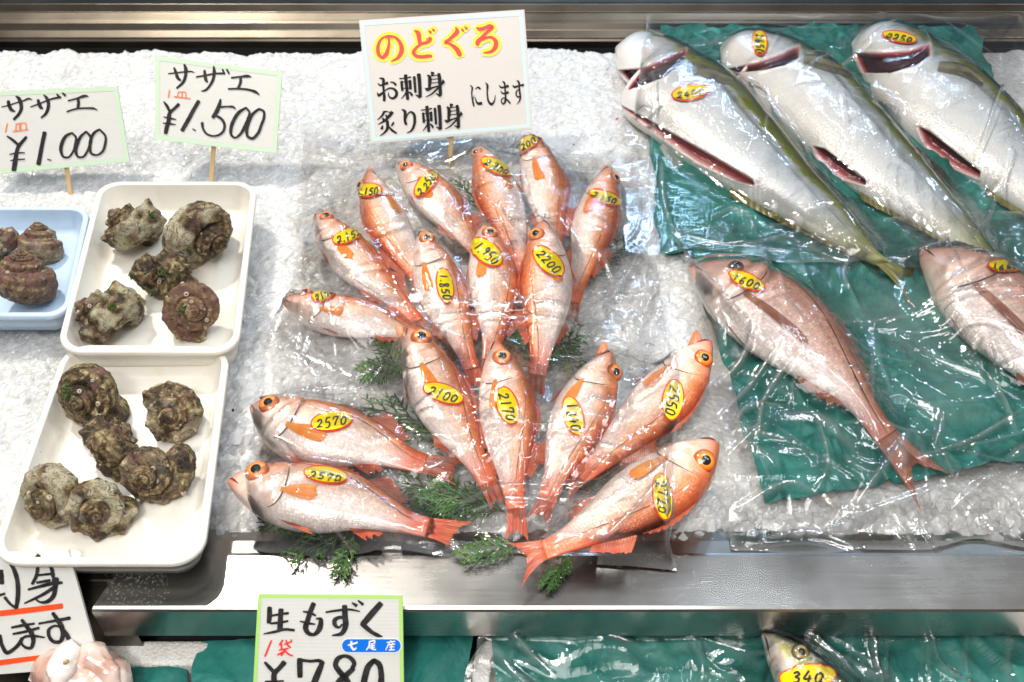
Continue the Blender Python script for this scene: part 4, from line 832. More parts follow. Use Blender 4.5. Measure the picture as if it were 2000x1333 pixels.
def eye(f, t, bvh, px, py, rad, miris, zf, pup=0.42, name='eye'):
    r = ray(px, py).normalized(); c = proj_bvh(bvh, px, py, 0.0, zf); h = bvh.find_nearest(c); n = h[1]; n = n if n.dot(-r) > 0 else -n; n = (n+(-r)*0.55).normalized()
    u = n.cross(Vector((0.2, 1, 0.1))).normalized(); w = n.cross(u); V = []; U = []; F = []; m = 28; rings = 8
    for i in range(rings+1):
        q = i/rings
        for j in range(m): th = 2*math.pi*j/m; V.append(tuple(c+(u*math.cos(th)+w*math.sin(th))*rad*q+n*(rad*(0.24+0.22*(1-q*q)-0.26*q**6)))); U.append((q, j/m))
    F = [tuple(x) for x in gridfaces(rings+1, m, True)]; e = link(name, V, F, miris, t, U)
    V = []
    for i in range(5):
        q = i/4
        for j in range(m): th = 2*math.pi*j/m; V.append(tuple(c+(u*math.cos(th)+w*math.sin(th))*rad*pup*q+n*(rad*(0.465+0.06*(1-q*q)-0.22*(pup*q)**2))))
    link('pupil', V, [tuple(x) for x in gridfaces(5, m, True)], M_PUPIL, e); return e
def sticker(t, bvh, txt, cx, cy, L_, H_, deg, zf, seed=0, w=3.5, tl=None, th=None):
    ang = math.radians(deg); ca, sa = math.cos(ang), math.sin(ang); m, rings = 40, 6
    def ell(a, b, off):
        V = []
        for i in range(rings+1):
            for j in range(m):
                q = i/rings; s = 2*math.pi*j/m; x = a*q*math.cos(s); y = b*q*math.sin(s); V.append(tuple(proj_bvh(bvh, cx+x*ca-y*sa, cy+x*sa+y*ca, off, zf)))
        return V, [tuple(x) for x in gridfaces(rings+1, m, True)]
    s = link('price_sticker', *ell(L_/2, H_/2, 0.0024), M_STICKR, t)
    yv, yf = ell(L_/2-3.0, H_/2-3.0, 0.0029); link('yellow_face', yv, yf, M_STICKY, s); bv2 = BVHTree.FromPolygons(yv, yf)
    def onst(px, py, off):
        r = ray(px, py).normalized(); h = bv2.ray_cast(C0, r)
        return tuple(h[0]-r*off) if h[0] is not None else tuple(proj_bvh(bvh, px, py, 0.0034+off, zf))
    st = digits(txt, cx, cy, tl or L_*0.74, th or H_*0.46, ang, w, seed)
    V, F = ribbon(st, lambda q, dz=0: onst(q[0], q[1], 0.0005+dz)); link('handwritten_price', V, F, M_INK, s, smooth=False)
    return s
def curve_on(f, t, pts, w, mat, name, off=0.0006):
    """thin dark crease drawn as a ribbon of (u, a) points on the body"""
    P = catmull(np.array(pts, float), 16); Q = f.S(P[:, 0], P[:, 1], off); tt = np.gradient(Q, axis=0); tt /= np.linalg.norm(tt, axis=1)[:, None]; view = np.array(C0)-Q; sd = np.cross(tt, view); sd /= np.linalg.norm(sd, axis=1)[:, None]
    k = (np.sin(np.linspace(0.15, math.pi-0.15, 16))[:, None])*w/2; V = np.stack([Q+sd*k, Q-sd*k], 1).reshape(-1, 3); return link(name, V, [(2*i, 2*i+1, 2*i+3, 2*i+2) for i in range(15)], mat, t)

PD = [(0, .03), (.03, .10), (.07, .175), (.12, .255), (.2, .36), (.3, .45), (.42, .50), (.56, .455), (.7, .345), (.82, .24), (.92, .18), (1, .165)]
PV = [(0, .03), (.03, .10), (.07, .175), (.12, .25), (.2, .355), (.3, .455), (.42, .50), (.55, .47), (.68, .37), (.8, .25), (.92, .165), (1, .145)]
PT = [(0, .03), (.04, .14), (.1, .235), (.18, .29), (.3, .315), (.45, .295), (.6, .22), (.75, .13), (.9, .06), (1, .035)]
def spine_fish(pts, depth, sign, roll, pd, pv, pt, us=None):
    W = np.array([at(x, y, z) for x, y, z in pts]); C = catmull(W, 60); seg = np.r_[0, np.cumsum(np.linalg.norm(np.diff(C, axis=0), axis=1))]; seg /= seg[-1]
    f = Fish(lambda u: np.stack([np.interp(u, seg, C[:, k]) for k in range(3)], -1), lambda u: interp(u, pd)*depth, lambda u: interp(u, pv)*depth, lambda u: interp(u, pt)*depth)
    f.sign = sign; f.roll = math.radians(roll); return f

FILM_A, FILM_B, FILM_C, FILM_D = [], [], [], []
def perch(key, pts, tips, depth, dside, ex, stick, label, roll=0, eyer=.0102, jaw=None, seed=0, pec=True, fork=.72):
    """dside: +1 when the back lies to the right of the direction head -> tail seen from above, -1 to the left"""
    depth *= 0.97; roll = roll+4.5*math.sin(seed*2.7); f = spine_fish(pts, depth, -dside, roll, PD, PV, PT)
    c = np.array(f.P(np.array(.4))); t = thing('red_sea_perch', (c[0], c[1], 0.0), label, 'fish', 'red sea perch under the clear film')
    bvh, V, F = build_body(f, t, M_PERCH, 'body', 130, 80, seed=seed, gillamp=.7); FILM_A.append((V, F)); zf = pts[1][2]+depth*.2
    tailfin(f, t, tips, M_FINR, seed, fork=fork, zt=max(0.006, pts[-1][2]-0.008))
    edgefin(f, t, .27, .62, depth*.17, 0.10, M_FINR, 'spiny_dorsal_fin', 9, 1.6, seed, -.1)
    edgefin(f, t, .63, .82, depth*.26, 0.10, M_FINR, 'soft_dorsal_fin', 0, .9, seed+1, -.2, lambda w: 1-.6*w)
    edgefin(f, t, .66, .80, depth*.22, math.pi-.10, M_FINR, 'anal_fin', 3, 1.8, seed+2, -.15, lambda w: 1-.55*w)
    edgefin(f, t, .30, .38, depth*.40, math.pi-.25, M_FINR, 'pelvic_fin', 3, 2.2, seed+3, -.1, lambda w: 1-.5*w)
    if pec: pectoral(f, t, .305, 1.92+.05*math.sin(seed), .50+.03*math.cos(seed*3), 2.0+.16*math.sin(seed*5), .13, .44, M_FINO, seed)
    eye(f, t, bvh, ex[0], ex[1], eyer, M_EYEO, zf)
    curve_on(f, t, [(.012, 1.75), (.035, 1.95), (.065, 2.15), (.085, 2.25)], depth*.03, M_MOUTH, 'mouth')
    curve_on(f, t, [(.285, 1.0), (.312, 1.5), (.318, 2.0), (.285, 2.5), (.22, 2.85)], depth*.018, M_MOUTHD, 'gill_line', .0004)
    curve_on(f, t, [(.31, .80), (.45, .93), (.6, 1.05), (.8, 1.25), (.97, 1.5)], depth*.012, M_MOUTH, 'lateral_line', .0004)
    if jaw:
        J0 = np.array(f.P(np.array(.15)))+np.array([0, 0, .002]); J1 = np.array(at(jaw[0], jaw[1], pts[0][2]+.004)); k = 14; V2 = []; d = J1-J0; d /= np.linalg.norm(d); s_ = np.cross(d, (0, 0, 1)); s_ /= np.linalg.norm(s_); b_ = np.cross(s_, d)
        for i in range(9):
            q = i/8; r = depth*(.20*(1-q)**.8+.022); r = r if i < 8 else r*.25
            for j in range(k): th = 2*math.pi*j/k; V2.append(J0+(J1-J0)*q+(s_*math.cos(th)+b_*math.sin(th)*.7)*r)
        link('lower_jaw', V2, [tuple(x) for x in gridfaces(9, k, True)]+[tuple(8*k+i for i in range(k))], M_PERCH, t, np.full((9*k, 2), (.08, .66)), {'flesh': np.zeros(9*k)})
    if stick: sticker(t, bvh, stick[0], stick[1], stick[2], stick[3], stick[4], stick[5], zf, seed)
    return t
z1, z2, z3 = .024, .030, .036
# back row, middle row, front row
perch('k', [(553, 590, z1), (640, 612, z1), (735, 630, z1), (800, 650, .018), (840, 660, .016)], [(880, 645), (862, 690)], .058, -1, (597, 573), ('2150', 633, 575, 52, 32, -28), 'pale red fish lying flat at the left edge of the fan, its sticker scribbled', 0, .0085, seed=1)
perch('l', [(615, 420, z1), (690, 505, z1), (750, 565, z1), (800, 612, .018), (815, 630, .016)], [(850, 640), (810, 668)], .062, -1, (638, 424), ('2.152', 682, 461, 70, 32, -24), 'red fish with 2.152 sticker, second from the left of the back row', 0, .0092, seed=2)
perch('m', [(718, 335, z1), (744, 410, z1), (785, 490, z1), (830, 560, .018), (842, 582, .016)], [(880, 600), (840, 625)], .058, 1, (699, 360), ('2.150', 718, 374, 58, 30, 0), 'copper backed red fish with 2.150 sticker across its head', 0, .0088, (722, 324), 3)
perch('n', [(775, 320, z1), (842, 378, z1), (895, 440, z1), (930, 490, .018), (940, 505, .016)], [(975, 520), (945, 540)], .064, -1, (794, 325), ('2.250', 833, 360, 64, 32, -52), 'red fish with steeply tilted 2.250 sticker in the back row', 0, .0092, seed=4)
perch('o', [(933, 288, z1), (963, 360, z1), (995, 445, z1), (1015, 525, .018), (1018, 545, .016)], [(1045, 575), (1010, 585)], .062, 1, (931, 299), ('2.200', 970, 328, 68, 30, 27), 'red fish with 2.200 sticker tilting down right, below the big sign', 0, .0088, seed=5)
perch('p', [(1025, 266, z1), (1058, 340, z1), (1075, 420, z1), (1082, 490, .018), (1083, 510, .016)], [(1112, 545), (1070, 545)], .062, -1, (1052, 275), ('2.200', 1025, 285, 66, 28, -30), 'red fish with 2.200 sticker over its eye, farthest back of the fan', 0, .0085, seed=6)
perch('q', [(1190, 328, z1), (1166, 420, z1), (1142, 510, z1), (1122, 575, .018), (1118, 592, .016)], [(1128, 640), (1098, 625)], .058, -1, (1201, 349), ('2.150', 1181, 388, 66, 28, 20), 'red fish with 2.150 sticker at the right end of the back row', 0, .0092, (1180, 322), 7)
perch('h', [(822, 452, .038), (850, 535, z2), (885, 630, .026), (915, 705, .022), (921, 722, .020)], [(948, 770), (912, 765)], .060, -1, (834, 467), ('1.850', 869, 561, 72, 34, 80), 'red fish with upright 1.850 sticker in the middle row', 0, .0100, seed=8)
perch('i', [(943, 440, .038), (960, 520, z2), (967, 610, .026), (958, 690, .022), (956, 705, .020)], [(978, 742), (936, 742)], .062, -1, (957, 456), ('1.950', 951, 495, 74, 44, 42), 'red fish with slanted 1.950 sticker just under its eye', 0, .0105, seed=9)
perch('j', [(1058, 432, .038), (1066, 540, z2), (1062, 640, .026), (1052, 720, .020), (1050, 735, .018)], [(1030, 778), (1062, 782)], .064, 1, (1048, 459), ('2200', 1071, 513, 76, 42, 46), 'red fish with slanted 2200 sticker, its back to the left', 0, .0105, seed=10)
perch('c', [(795, 640, .040), (842, 738, z2), (892, 840, .026), (945, 930, .020), (953, 945, .018)], [(992, 995), (962, 1000)], .066, -1, (823, 660), ('2100', 866, 771, 82, 38, 20), 'large eyed red fish with 2100 sticker and gaping mouth in the front fan', 0, .0118, (772, 634), 11)
perch('d', [(968, 668, .040), (988, 770, z2), (998, 880, .024), (1005, 980, .018), (1007, 995, .016)], [(1032, 1062), (986, 1062)], .062, -1, (981, 699), ('2170', 991, 795, 78, 42, 74), 'red fish with upright 2170 sticker at the centre of the front fan', 0, .0108, seed=12)
perch('e', [(1195, 690, .034), (1150, 780, z2), (1105, 880, .024), (1070, 968, .018), (1066, 980, .016)], [(1068, 1030), (1030, 1012)], .062, -1, (1200, 728), ('1840', 1120, 815, 78, 40, 76), 'red fish with upright 1840 sticker and open mouth, head to the right', 0, .0098, (1180, 668), 13)
perch('f', [(1388, 668, .034), (1315, 760, z2), (1225, 850, .024), (1140, 925, .018), (1130, 932, .016)], [(1110, 985), (1075, 930)], .066, -1, (1374, 701), ('2550', 1313, 783, 80, 42, 99), 'golden red fish with upright 2550 sticker and jaw sticking up', 0, .0108, (1360, 645), 14)
perch('a', [(490, 795, z1), (600, 843, z1), (720, 868, .022), (818, 905, .018), (830, 908, .017)], [(910, 900), (892, 950)], .080, -1, (526, 790), ('2570', 648, 825, 84, 40, -9), 'upper of the two big red fish with 2570 stickers, lying head to the left', 0, .0112, seed=15, fork=.82)
perch('b', [(446, 940, .026), (560, 965, z1), (690, 985, .022), (818, 1028, .018), (835, 1032, .017)], [(925, 1020), (880, 1068)], .078, -1, (502, 921), ('2570', 636, 931, 88, 34, 8), 'lower of the two big red fish with 2570 stickers, nearest the ledge', 0, .0120, seed=16, fork=.85)
perch('g', [(1402, 866, .034), (1295, 950, .034), (1180, 1018, .034), (1075, 1068, .030), (1062, 1073, .028)], [(1015, 1150), (985, 1060)], .076, -1, (1376, 901), ('2720', 1293, 971, 90, 40, 84), 'largest red fish with 2720 sticker, its tail hanging over the steel ledge', 0, .0118, seed=17, fork=.6)

# sea bream
BD = [(0, .03), (.03, .13), (.08, .25), (.15, .37), (.25, .47), (.38, .50), (.55, .42), (.7, .28), (.83, .165), (.93, .125), (1, .14)]
BV = [(0, .03), (.03, .11), (.08, .20), (.15, .31), (.25, .43), (.38, .49), (.55, .44), (.7, .28), (.83, .155), (.93, .12), (1, .13)]
BT = [(0, .02), (.05, .11), (.15, .19), (.3, .23), (.5, .2), (.7, .12), (.9, .05), (1, .03)]
def bream(pts, tips, depth, ex, stick, label, seed, roll=0, eyer=.0095, size=(1.0, 1.0)):
    f = spine_fish(pts, depth, 1, roll, BD, BV, BT); c = np.array(f.P(np.array(.4))); t = thing('sea_bream', (c[0], c[1], 0.0), label, 'fish', 'sea bream on the green paper')
    bvh, V, F = build_body(f, t, M_BREAM, 'body', 150, 90, seed=seed, gill=.25); FILM_C.append((V, F)); zf = .05
    tailfin(f, t, tips, M_FINB, seed, fork=.50, zt=.012, notch=.0)
    edgefin(f, t, .30, .86, depth*.13, .08, M_FINB, 'dorsal_fin', 14, .9, seed, -.2); edgefin(f, t, .66, .84, depth*.12, math.pi-.1, M_FINB, 'anal_fin', 5, .9, seed, -.2); edgefin(f, t, .30, .36, depth*.36, math.pi-.15, M_FINB, 'pelvic_fin', 3, 2.4, seed, -.1, lambda w: 1-.5*w)
    pectoral(f, t, .30, 1.95, .62, 1.80, .14, .22, M_FINB, seed)
    eye(f, t, bvh, ex[0], ex[1], eyer, M_EYEB, zf, .55)
    curve_on(f, t, [(.012, 1.7), (.035, 1.9), (.06, 2.05), (.08, 2.1)], depth*.025, M_MOUTHD, 'mouth'); curve_on(f, t, [(.25, .9), (.285, 1.4), (.29, 2.0), (.25, 2.5), (.19, 2.85)], depth*.014, M_MOUTHD, 'gill_line', .0005); curve_on(f, t, [(.29, .75), (.45, .85), (.6, 1.0), (.8, 1.25), (.97, 1.5)], depth*.012, M_MOUTHD, 'lateral_line', .0005)
    sticker(t, bvh, *stick, zf, seed); return t
bream([(1350, 523, .030), (1465, 585, .034), (1590, 690, .032), (1690, 800, .026), (1724, 845, .022), (1731, 854, .020)], [(1893, 947), (1806, 1010)], .118, (1437, 521), ('1600', 1458, 551, 78, 32, 24), 'whole pink sea bream with 1600 sticker and forked tail on green paper', 31)
bream([(1800, 492, .034), (1890, 555, .034), (2000, 660, .034), (2100, 780, .030), (2160, 860, .026), (2170, 872, .024)], [(2290, 930), (2200, 1000)], .125, (1912, 492), ('1650', 1964, 522, 74, 26, 3), 'sea bream with 1650 sticker, cut off by the right edge', 32, 0, .0085)

# yellowtails: contours traced as (back, belly) pairs
def contour_fish(pairs, zc, tab, shrink=.82):
    D_ = np.array([at(*a, zc) for a, b in pairs]); V_ = np.array([at(*b, zc) for a, b in pairs]); mid = (D_+V_)/2; hw = np.linalg.norm(D_-V_, axis=1)/2*shrink
    C = catmull(mid, 90); seg0 = np.r_[0, np.cumsum(np.linalg.norm(np.diff(mid, axis=0), axis=1))]; seg0 /= seg0[-1]; seg = np.r_[0, np.cumsum(np.linalg.norm(np.diff(C, axis=0), axis=1))]; seg /= seg[-1]
    hd = list(zip(seg0, hw)); hmax = hw.max(); axis = (D_-V_)/np.linalg.norm(D_-V_, axis=1)[:, None]
    f = Fish(lambda u: np.stack([np.interp(u, seg, C[:, k]) for k in range(3)], -1), lambda u: interp(u, hd), lambda u: interp(u, hd), lambda u: interp(u, tab)*hmax)
    ax = [list(zip(seg0, axis[:, k])) for k in range(3)]
    def frame(u):
        u = np.asarray(u, float); p = f.P(u); e = 4e-3; t = f.P(np.clip(u+e, 0, 1))-f.P(np.clip(u-e, 0, 1)); t = t/np.linalg.norm(t, axis=-1, keepdims=True)
        n = np.stack([interp(u, ax[k]) for k in range(3)], -1); n = n/np.linalg.norm(n, axis=-1, keepdims=True); b = np.zeros_like(n); b[..., 2] = 1; r = f.roll
        return p, t, n*math.cos(r)+b*math.sin(r)*.999, b*math.cos(r)-n*math.sin(r)
    f.frame = frame; f.roll = math.radians(10); f.sign = 1; f.hmax = hmax; return f
YT = [(0, .05), (.03, .28), (.08, .40), (.15, .46), (.25, .52), (.4, .52), (.6, .44), (.8, .26), (.93, .13), (1, .08)]
def yellowtail(pairs, cuts, stick, label, seed, tips=None, pecs=(), fins=True, zc=.030, tw=3.6, pect=None):
    f = contour_fish(pairs, zc, YT); c = np.array(f.P(np.array(.45))); t = thing('yellowtail', (c[0], c[1], 0.0), label, 'fish', 'gutted yellowtails on the green paper')
    bvh, V, F = build_body(f, t, M_YT, 'body', 330, 150, seed=seed, gill=.12, cut=cuts, gillamp=0.0); FILM_B.append((V, F)); zf = .06
    if tips: tailfin(f, t, tips, M_FINY, seed, fork=.62, zt=.010, notch=.02)
    edgefin(f, t, .50, .93, f.hmax*.20, .05, M_FINY, 'dorsal_fin', 0, 1.0, seed, -.3, lambda w: 1-.7*w); edgefin(f, t, .66, .93, f.hmax*.17, math.pi-.05, M_FINY, 'anal_fin', 0, 1.0, seed, -.3, lambda w: 1-.75*w)
    for p0, p1, w in pecs:
        A_ = at(*p0, .035); B_ = at(*p1, .012); d = (B_-A_); s_ = d.cross(Vector((0, 0, 1))).normalized(); P = [[A_+d*(i/9)*(1-.15*abs(k))+s_*w*k*(.35+.65*i/9)+Vector((0, 0, .002*math.sin(k*9))) for k in np.linspace(-1, 1, 10)] for i in range(10)]
        fin_grid(np.array(P), 10, 10, M_FING, t, 'pelvic_fin')
    if pect:
        pts = catmull(np.array([q for q in pect[0]], float), 12); pt2 = catmull(np.array([q for q in pect[1]], float), 12); P = np.zeros((12, 8, 3))
        for i in range(12):
            for j in range(8): w = j/7; q = pts[i]*(1-w)+pt2[i]*w; P[i, j] = proj_bvh(bvh, q[0], q[1], .0015+.0025*math.sin(math.pi*w), zf)
        fin_grid(P, 12, 8, M_FINP, t, 'pectoral_fin')
    sticker(t, bvh, *stick, zf, seed, tw); return t
yellowtail([((1226, 80), (1199, 94)), ((1262, 78), (1196, 116)), ((1312, 94), (1206, 141)), ((1345, 108), (1232, 164)), ((1372, 124), (1200, 186)), ((1450, 172), (1258, 256)), ((1530, 262), (1342, 318)), ((1600, 350), (1436, 375)), ((1670, 430), (1550, 438)), ((1715, 490), (1650, 488)), ((1738, 516), (1704, 512))],
 [([(1200, 138), (1250, 134), (1300, 114), (1343, 93), (1338, 118), (1320, 134), (1291, 154), (1230, 176), (1200, 168)], .012, 4, .80), ([(1196, 197), (1262, 231), (1330, 270), (1400, 309), (1470, 350), (1474, 363), (1440, 355), (1360, 317), (1300, 275), (1250, 240)], .012, 5, .24)],
 ('2400', 1349, 183, 76, 32, -9), 'gutted yellowtail with 2400 sticker, nearest the price signs', 41, [(1806, 526), (1818, 662)], [((1292, 285), (1328, 330), .014)], pect=([(1345, 122), (1385, 130), (1425, 150)], [(1342, 142), (1380, 158), (1432, 168)]))
yellowtail([((1428, 74), (1404, 94)), ((1472, 74), (1404, 118)), ((1528, 86), (1424, 139)), ((1565, 98), (1432, 152)), ((1600, 118), (1424, 152)), ((1665, 160), (1490, 215)), ((1732, 236), (1590, 305)), ((1795, 310), (1685, 382)), ((1860, 390), (1790, 440)), ((1912, 455), (1872, 492)), ((1945, 500), (1915, 525))],
 [([(1420, 136), (1480, 122), (1530, 104), (1562, 88), (1560, 114), (1535, 128), (1490, 138), (1425, 144)], .012, 4, .80), ([(1588, 286), (1610, 290), (1650, 320), (1690, 350), (1693, 363), (1650, 352), (1610, 326), (1592, 304)], .012, 5, .45)],
 ('2650', 1484, 86, 52, 32, 84), 'middle one of the three gutted yellowtails, sticker on its cheek', 42, [(2010, 540), (1985, 600)], [((1575, 255), (1600, 302), .012)], pect=([(1572, 106), (1620, 112), (1668, 140)], [(1568, 126), (1615, 140), (1660, 152)]))
yellowtail([((1688, 60), (1661, 84)), ((1742, 60), (1661, 104)), ((1795, 78), (1669, 131)), ((1828, 98), (1676, 148)), ((1862, 122), (1690, 172)), ((1930, 168), (1750, 245)), ((1990, 230), (1845, 312)), ((2060, 310), (1935, 375)), ((2120, 390), (2020, 425)), ((2180, 460), (2110, 475)), ((2210, 500), (2160, 505))],
 [([(1666, 104), (1720, 103), (1780, 98), (1818, 85), (1816, 110), (1790, 128), (1740, 143), (1685, 143)], .012, 4, .80), ([(1790, 245), (1815, 256), (1870, 300), (1916, 336), (1913, 350), (1860, 328), (1805, 284)], .012, 5, .40)],
 ('2250', 1757, 75, 70, 24, 11), 'gutted yellowtail at the right with its body leaving the picture', 43, None, [], pect=([(1835, 122), (1880, 125), (1925, 155)], [(1830, 140), (1875, 150), (1918, 170)]))
# young yellowtail on the lower shelf
ZL = -0.062
f = contour_fish([((1489, 1236), (1486, 1243)), ((1522, 1240), (1491, 1275)), ((1570, 1264), (1504, 1320)), ((1625, 1300), (1530, 1390)), ((1700, 1370), (1590, 1480)), ((1800, 1480), (1700, 1590)), ((1880, 1590), (1800, 1660))], ZL+.02, [(0, .10), (.08, .38), (.2, .58), (.4, .66), (.7, .5), (1, .2)])
f.roll = math.radians(24); c = np.array(f.P(np.array(.4))); t = thing('young_yellowtail', (c[0], c[1], ZL), 'slim silver fish with yellow back and 340 sticker on the lower shelf', 'fish')
M_YT2 = mat_fish('young_yellowtail_skin', [(0.0, (.72, .70, .68)), (.44, (.74, .72, .69)), (.54, (.60, .58, .45)), (.60, (.42, .40, .07)), (.72, (.20, .22, .04)), (.84, (.09, .11, .04)), (1, (.02, .035, .02))], (.70, .66, .60), (.3, .3, .1), (120, 40), .2, .28, None, .2, (1.05, .9))
bvh, V, F = build_body(f, t, M_YT2, 'body', 140, 90, seed=5, gill=.3); FILM_D.append((V, F)); zf = ZL+.04
eye(f, t, bvh, 1564, 1276, .0085, M_EYEY, zf, .38); curve_on(f, t, [(.01, 1.5), (.05, 1.9), (.10, 2.2), (.13, 2.3)], .0022, M_MOUTHD, 'mouth'); sticker(t, bvh, '340', 1578, 1323, 108, 48, -2, zf, 4, 5.5, 66, 24)

# ------------------------------------------------------------------ green paper
def point_in(poly, x, y):
    ins = np.zeros(x.shape, bool)
    for i in range(len(poly)):
        a, b = poly[i], poly[(i+1) % len(poly)]; cr = (a[1] > y) != (b[1] > y); ins ^= cr & (x < (b[0]-a[0])*(y-a[1])/(b[1]-a[1]+1e-12)+a[0])
    return ins
def sheet(name, quad, z, mat, label, zfun=None, seed=0, res=.004, amp=.006, cat='paper', group=None, curl=0.0):
    c = [at(x, y, zz) for (x, y), zz in zip(quad, z if isinstance(z, (list, tuple)) else [z]*4)]
    W = max((c[0]-c[1]).length, (c[2]-c[3]).length); H = max((c[0]-c[3]).length, (c[1]-c[2]).length); nu, nv = max(8, int(W/res)), max(8, int(H/res)); s = np.linspace(0, 1, nu)[:, None, None]; q = np.linspace(0, 1, nv)[None, :, None]; TL, TR, BR, BL = [np.array(k) for k in c]
    P = (TL*(1-s)+TR*s)*(1-q)+(BL*(1-s)+BR*s)*q; x, y = P[..., 0].copy(), P[..., 1].copy()
    e = np.minimum(np.minimum(s, 1-s), np.minimum(q, 1-q))[..., 0]
    P[..., 0] += .006*vnoise(np.stack([x*22, y*22, x*0+seed], -1)); P[..., 1] += .006*vnoise(np.stack([x*22, y*22, x*0+seed+4], -1))
    w1 = vnoise(np.stack([x*9+seed, y*14, x*0], -1)); r1 = 1-np.abs(vnoise(np.stack([x*20+w1*1.5, y*11+w1, x*0+seed], -1))); r2 = 1-np.abs(vnoise(np.stack([x*33+y*25, y*16-x*20, x*0+seed+3], -1)))
    P[..., 2] += amp*(1.1*(r1**2.5)+0.9*r2**3+0.6*w1)+curl*smooth01((.12-e)/.12)*vnoise(np.stack([x*15, y*15, x*0+seed+8], -1))
    if zfun is not None: P[..., 2] = np.maximum(P[..., 2], zfun(x, y))
    o = link(name, P.reshape(-1, 3), gridfaces(nu, nv), mat, None, origin=(float(x.mean()), float(y.mean()), float(P[..., 2].min())))
    if label: tag(o, label, cat, group)
    return o, P
iz = lambda x, y: -0.004+0*x
sheet('green_paper', [(1288, 52), (1905, 58), (2110, 660), (1285, 470)], [.016, .016, .008, .008], M_PAPER, 'dark green paper sheet under the three gutted yellowtails', None, 1, amp=.006, group='green papers under the fish')
sheet('green_paper', [(1255, 180), (1420, 120), (1500, 470), (1290, 500)], [.004, .004, .005, .005], M_PAPER, 'narrow corner of green paper at the left of the yellowtails', None, 11, amp=.004, group='green papers under the fish')
sheet('green_paper', [(1340, 470), (2100, 430), (2120, 900), (1492, 978)], [.012, .014, .006, .004], M_PAPER, 'green paper sheet under the two sea bream', None, 2, amp=.007, group='green papers under the fish')
# lower shelf
def slab(name, quad, z0, z1_, mat, label, cat, bev=.004, group=None):
    c = [at(x, y, z1_) for x, y in quad]; v = [(p.x, p.y, z0) for p in c]+[(p.x, p.y, z1_) for p in c]
    o = bevel(link(name, v, [(0, 1, 2, 3), (7, 6, 5, 4), (0, 4, 5, 1), (1, 5, 6, 2), (2, 6, 7, 3), (3, 7, 4, 0)], mat, None, smooth=False, origin=(c[0].x, c[0].y, z0)), bev, 3); return tag(o, label, cat, group)
slab('foam_box', [(200, 1250), (420, 1250), (400, 1298), (185, 1298)], ZS, -.078, M_FOAM, 'white foam box on the lower shelf left of the lime edged price card', 'box')
slab('foam_box', [(1905, 1248), (2200, 1248), (2200, 1290), (1905, 1290)], ZS, -.080, M_FOAM, 'edge of a white foam box below the right end of the ledge', 'box')
sheet('green_paper', [(392, 1246), (916, 1236), (925, 1420), (370, 1420)], [-.078, -.072, -.076, -.076], M_PAPER, 'green paper sheet on the lower shelf behind the lime edged price card', None, 3, amp=.004, group='green papers on the lower shelf', curl=.006)
sheet('green_paper', [(235, 1308), (362, 1308), (372, 1420), (215, 1420)], [-.085]*4, M_PAPER, 'small dark green paper between the squid and the lower sheet', None, 5, amp=.004, group='green papers on the lower shelf', curl=.006)
tray([(930, 1240), (2200, 1240), (2250, 1520), (905, 1520)], -.078, -.11, M_FOAM, 'white foam tray lined with green paper on the lower shelf', 'foam_tray', R=.026, wall=.010, rim=.016)
sheet('green_paper', [(966, 1236), (1990, 1236), (2040, 1480), (980, 1480)], [-.074, -.070, -.074, -.074], M_PAPER, 'large green paper in the foam tray under the young yellowtail', None, 4, amp=.006, group='green papers on the lower shelf', curl=.008)
# squid
def blob(name, pts, mat, par, wob=.0015, seed=0, na=36, flat=.75):
    W = np.array([list(at(x, y, z))+[r] for x, y, z, r in pts]); P = catmull(W, 40); t_ = np.gradient(P[:, :3], axis=0); t_ /= np.linalg.norm(t_, axis=1)[:, None]; s_ = np.cross(t_, (0, 0, 1)); s_ /= np.linalg.norm(s_, axis=1)[:, None]; b_ = np.cross(s_, t_); th = np.linspace(0, 2*math.pi, na, endpoint=False)
    V = P[:, None, :3]+(s_[:, None]*np.cos(th)[None, :, None]+b_[:, None]*np.sin(th)[None, :, None]*flat)*np.maximum(P[:, 3], .0004)[:, None, None]
    V = V+wob*fbm(V*110+seed, 4)[..., None]*1.0; return link(name, V.reshape(-1, 3), [tuple(x) for x in gridfaces(40, na, True)]+[tuple(range(na)), tuple(39*na+i for i in range(na))], mat, par)
sq = thing('squid', at(150, 1310, -.08), 'glossy pale pink squid piece lying in front of the brush written sign', 'squid')
blob('mantle', [(60, 1332, -.055, .004), (95, 1310, -.048, .020), (150, 1320, -.05, .030), (200, 1335, -.055, .026), (235, 1380, -.06, .012)], M_SQUID, sq, .003, 1)
blob('fin', [(108, 1345, -.030, .004), (118, 1310, -.026, .013), (128, 1285, -.026, .012), (140, 1262, -.028, .009), (146, 1256, -.028, .003)], M_SQUIDW, sq, .002, 4, flat=.7)
blob('tentacle', [(148, 1300, -.034, .004), (175, 1283, -.034, .014), (196, 1295, -.036, .012), (215, 1330, -.045, .010), (225, 1390, -.06, .006)], M_SQUID, sq, .002, 7)
blob('siphon_hole', [(127, 1290, -.0135, .0005), (128, 1292, -.0135, .0026), (130, 1295, -.0137, .0026), (131, 1297, -.014, .0005)], plain('hole_brown', (.35, .22, .12), .5), sq, .0, 3)

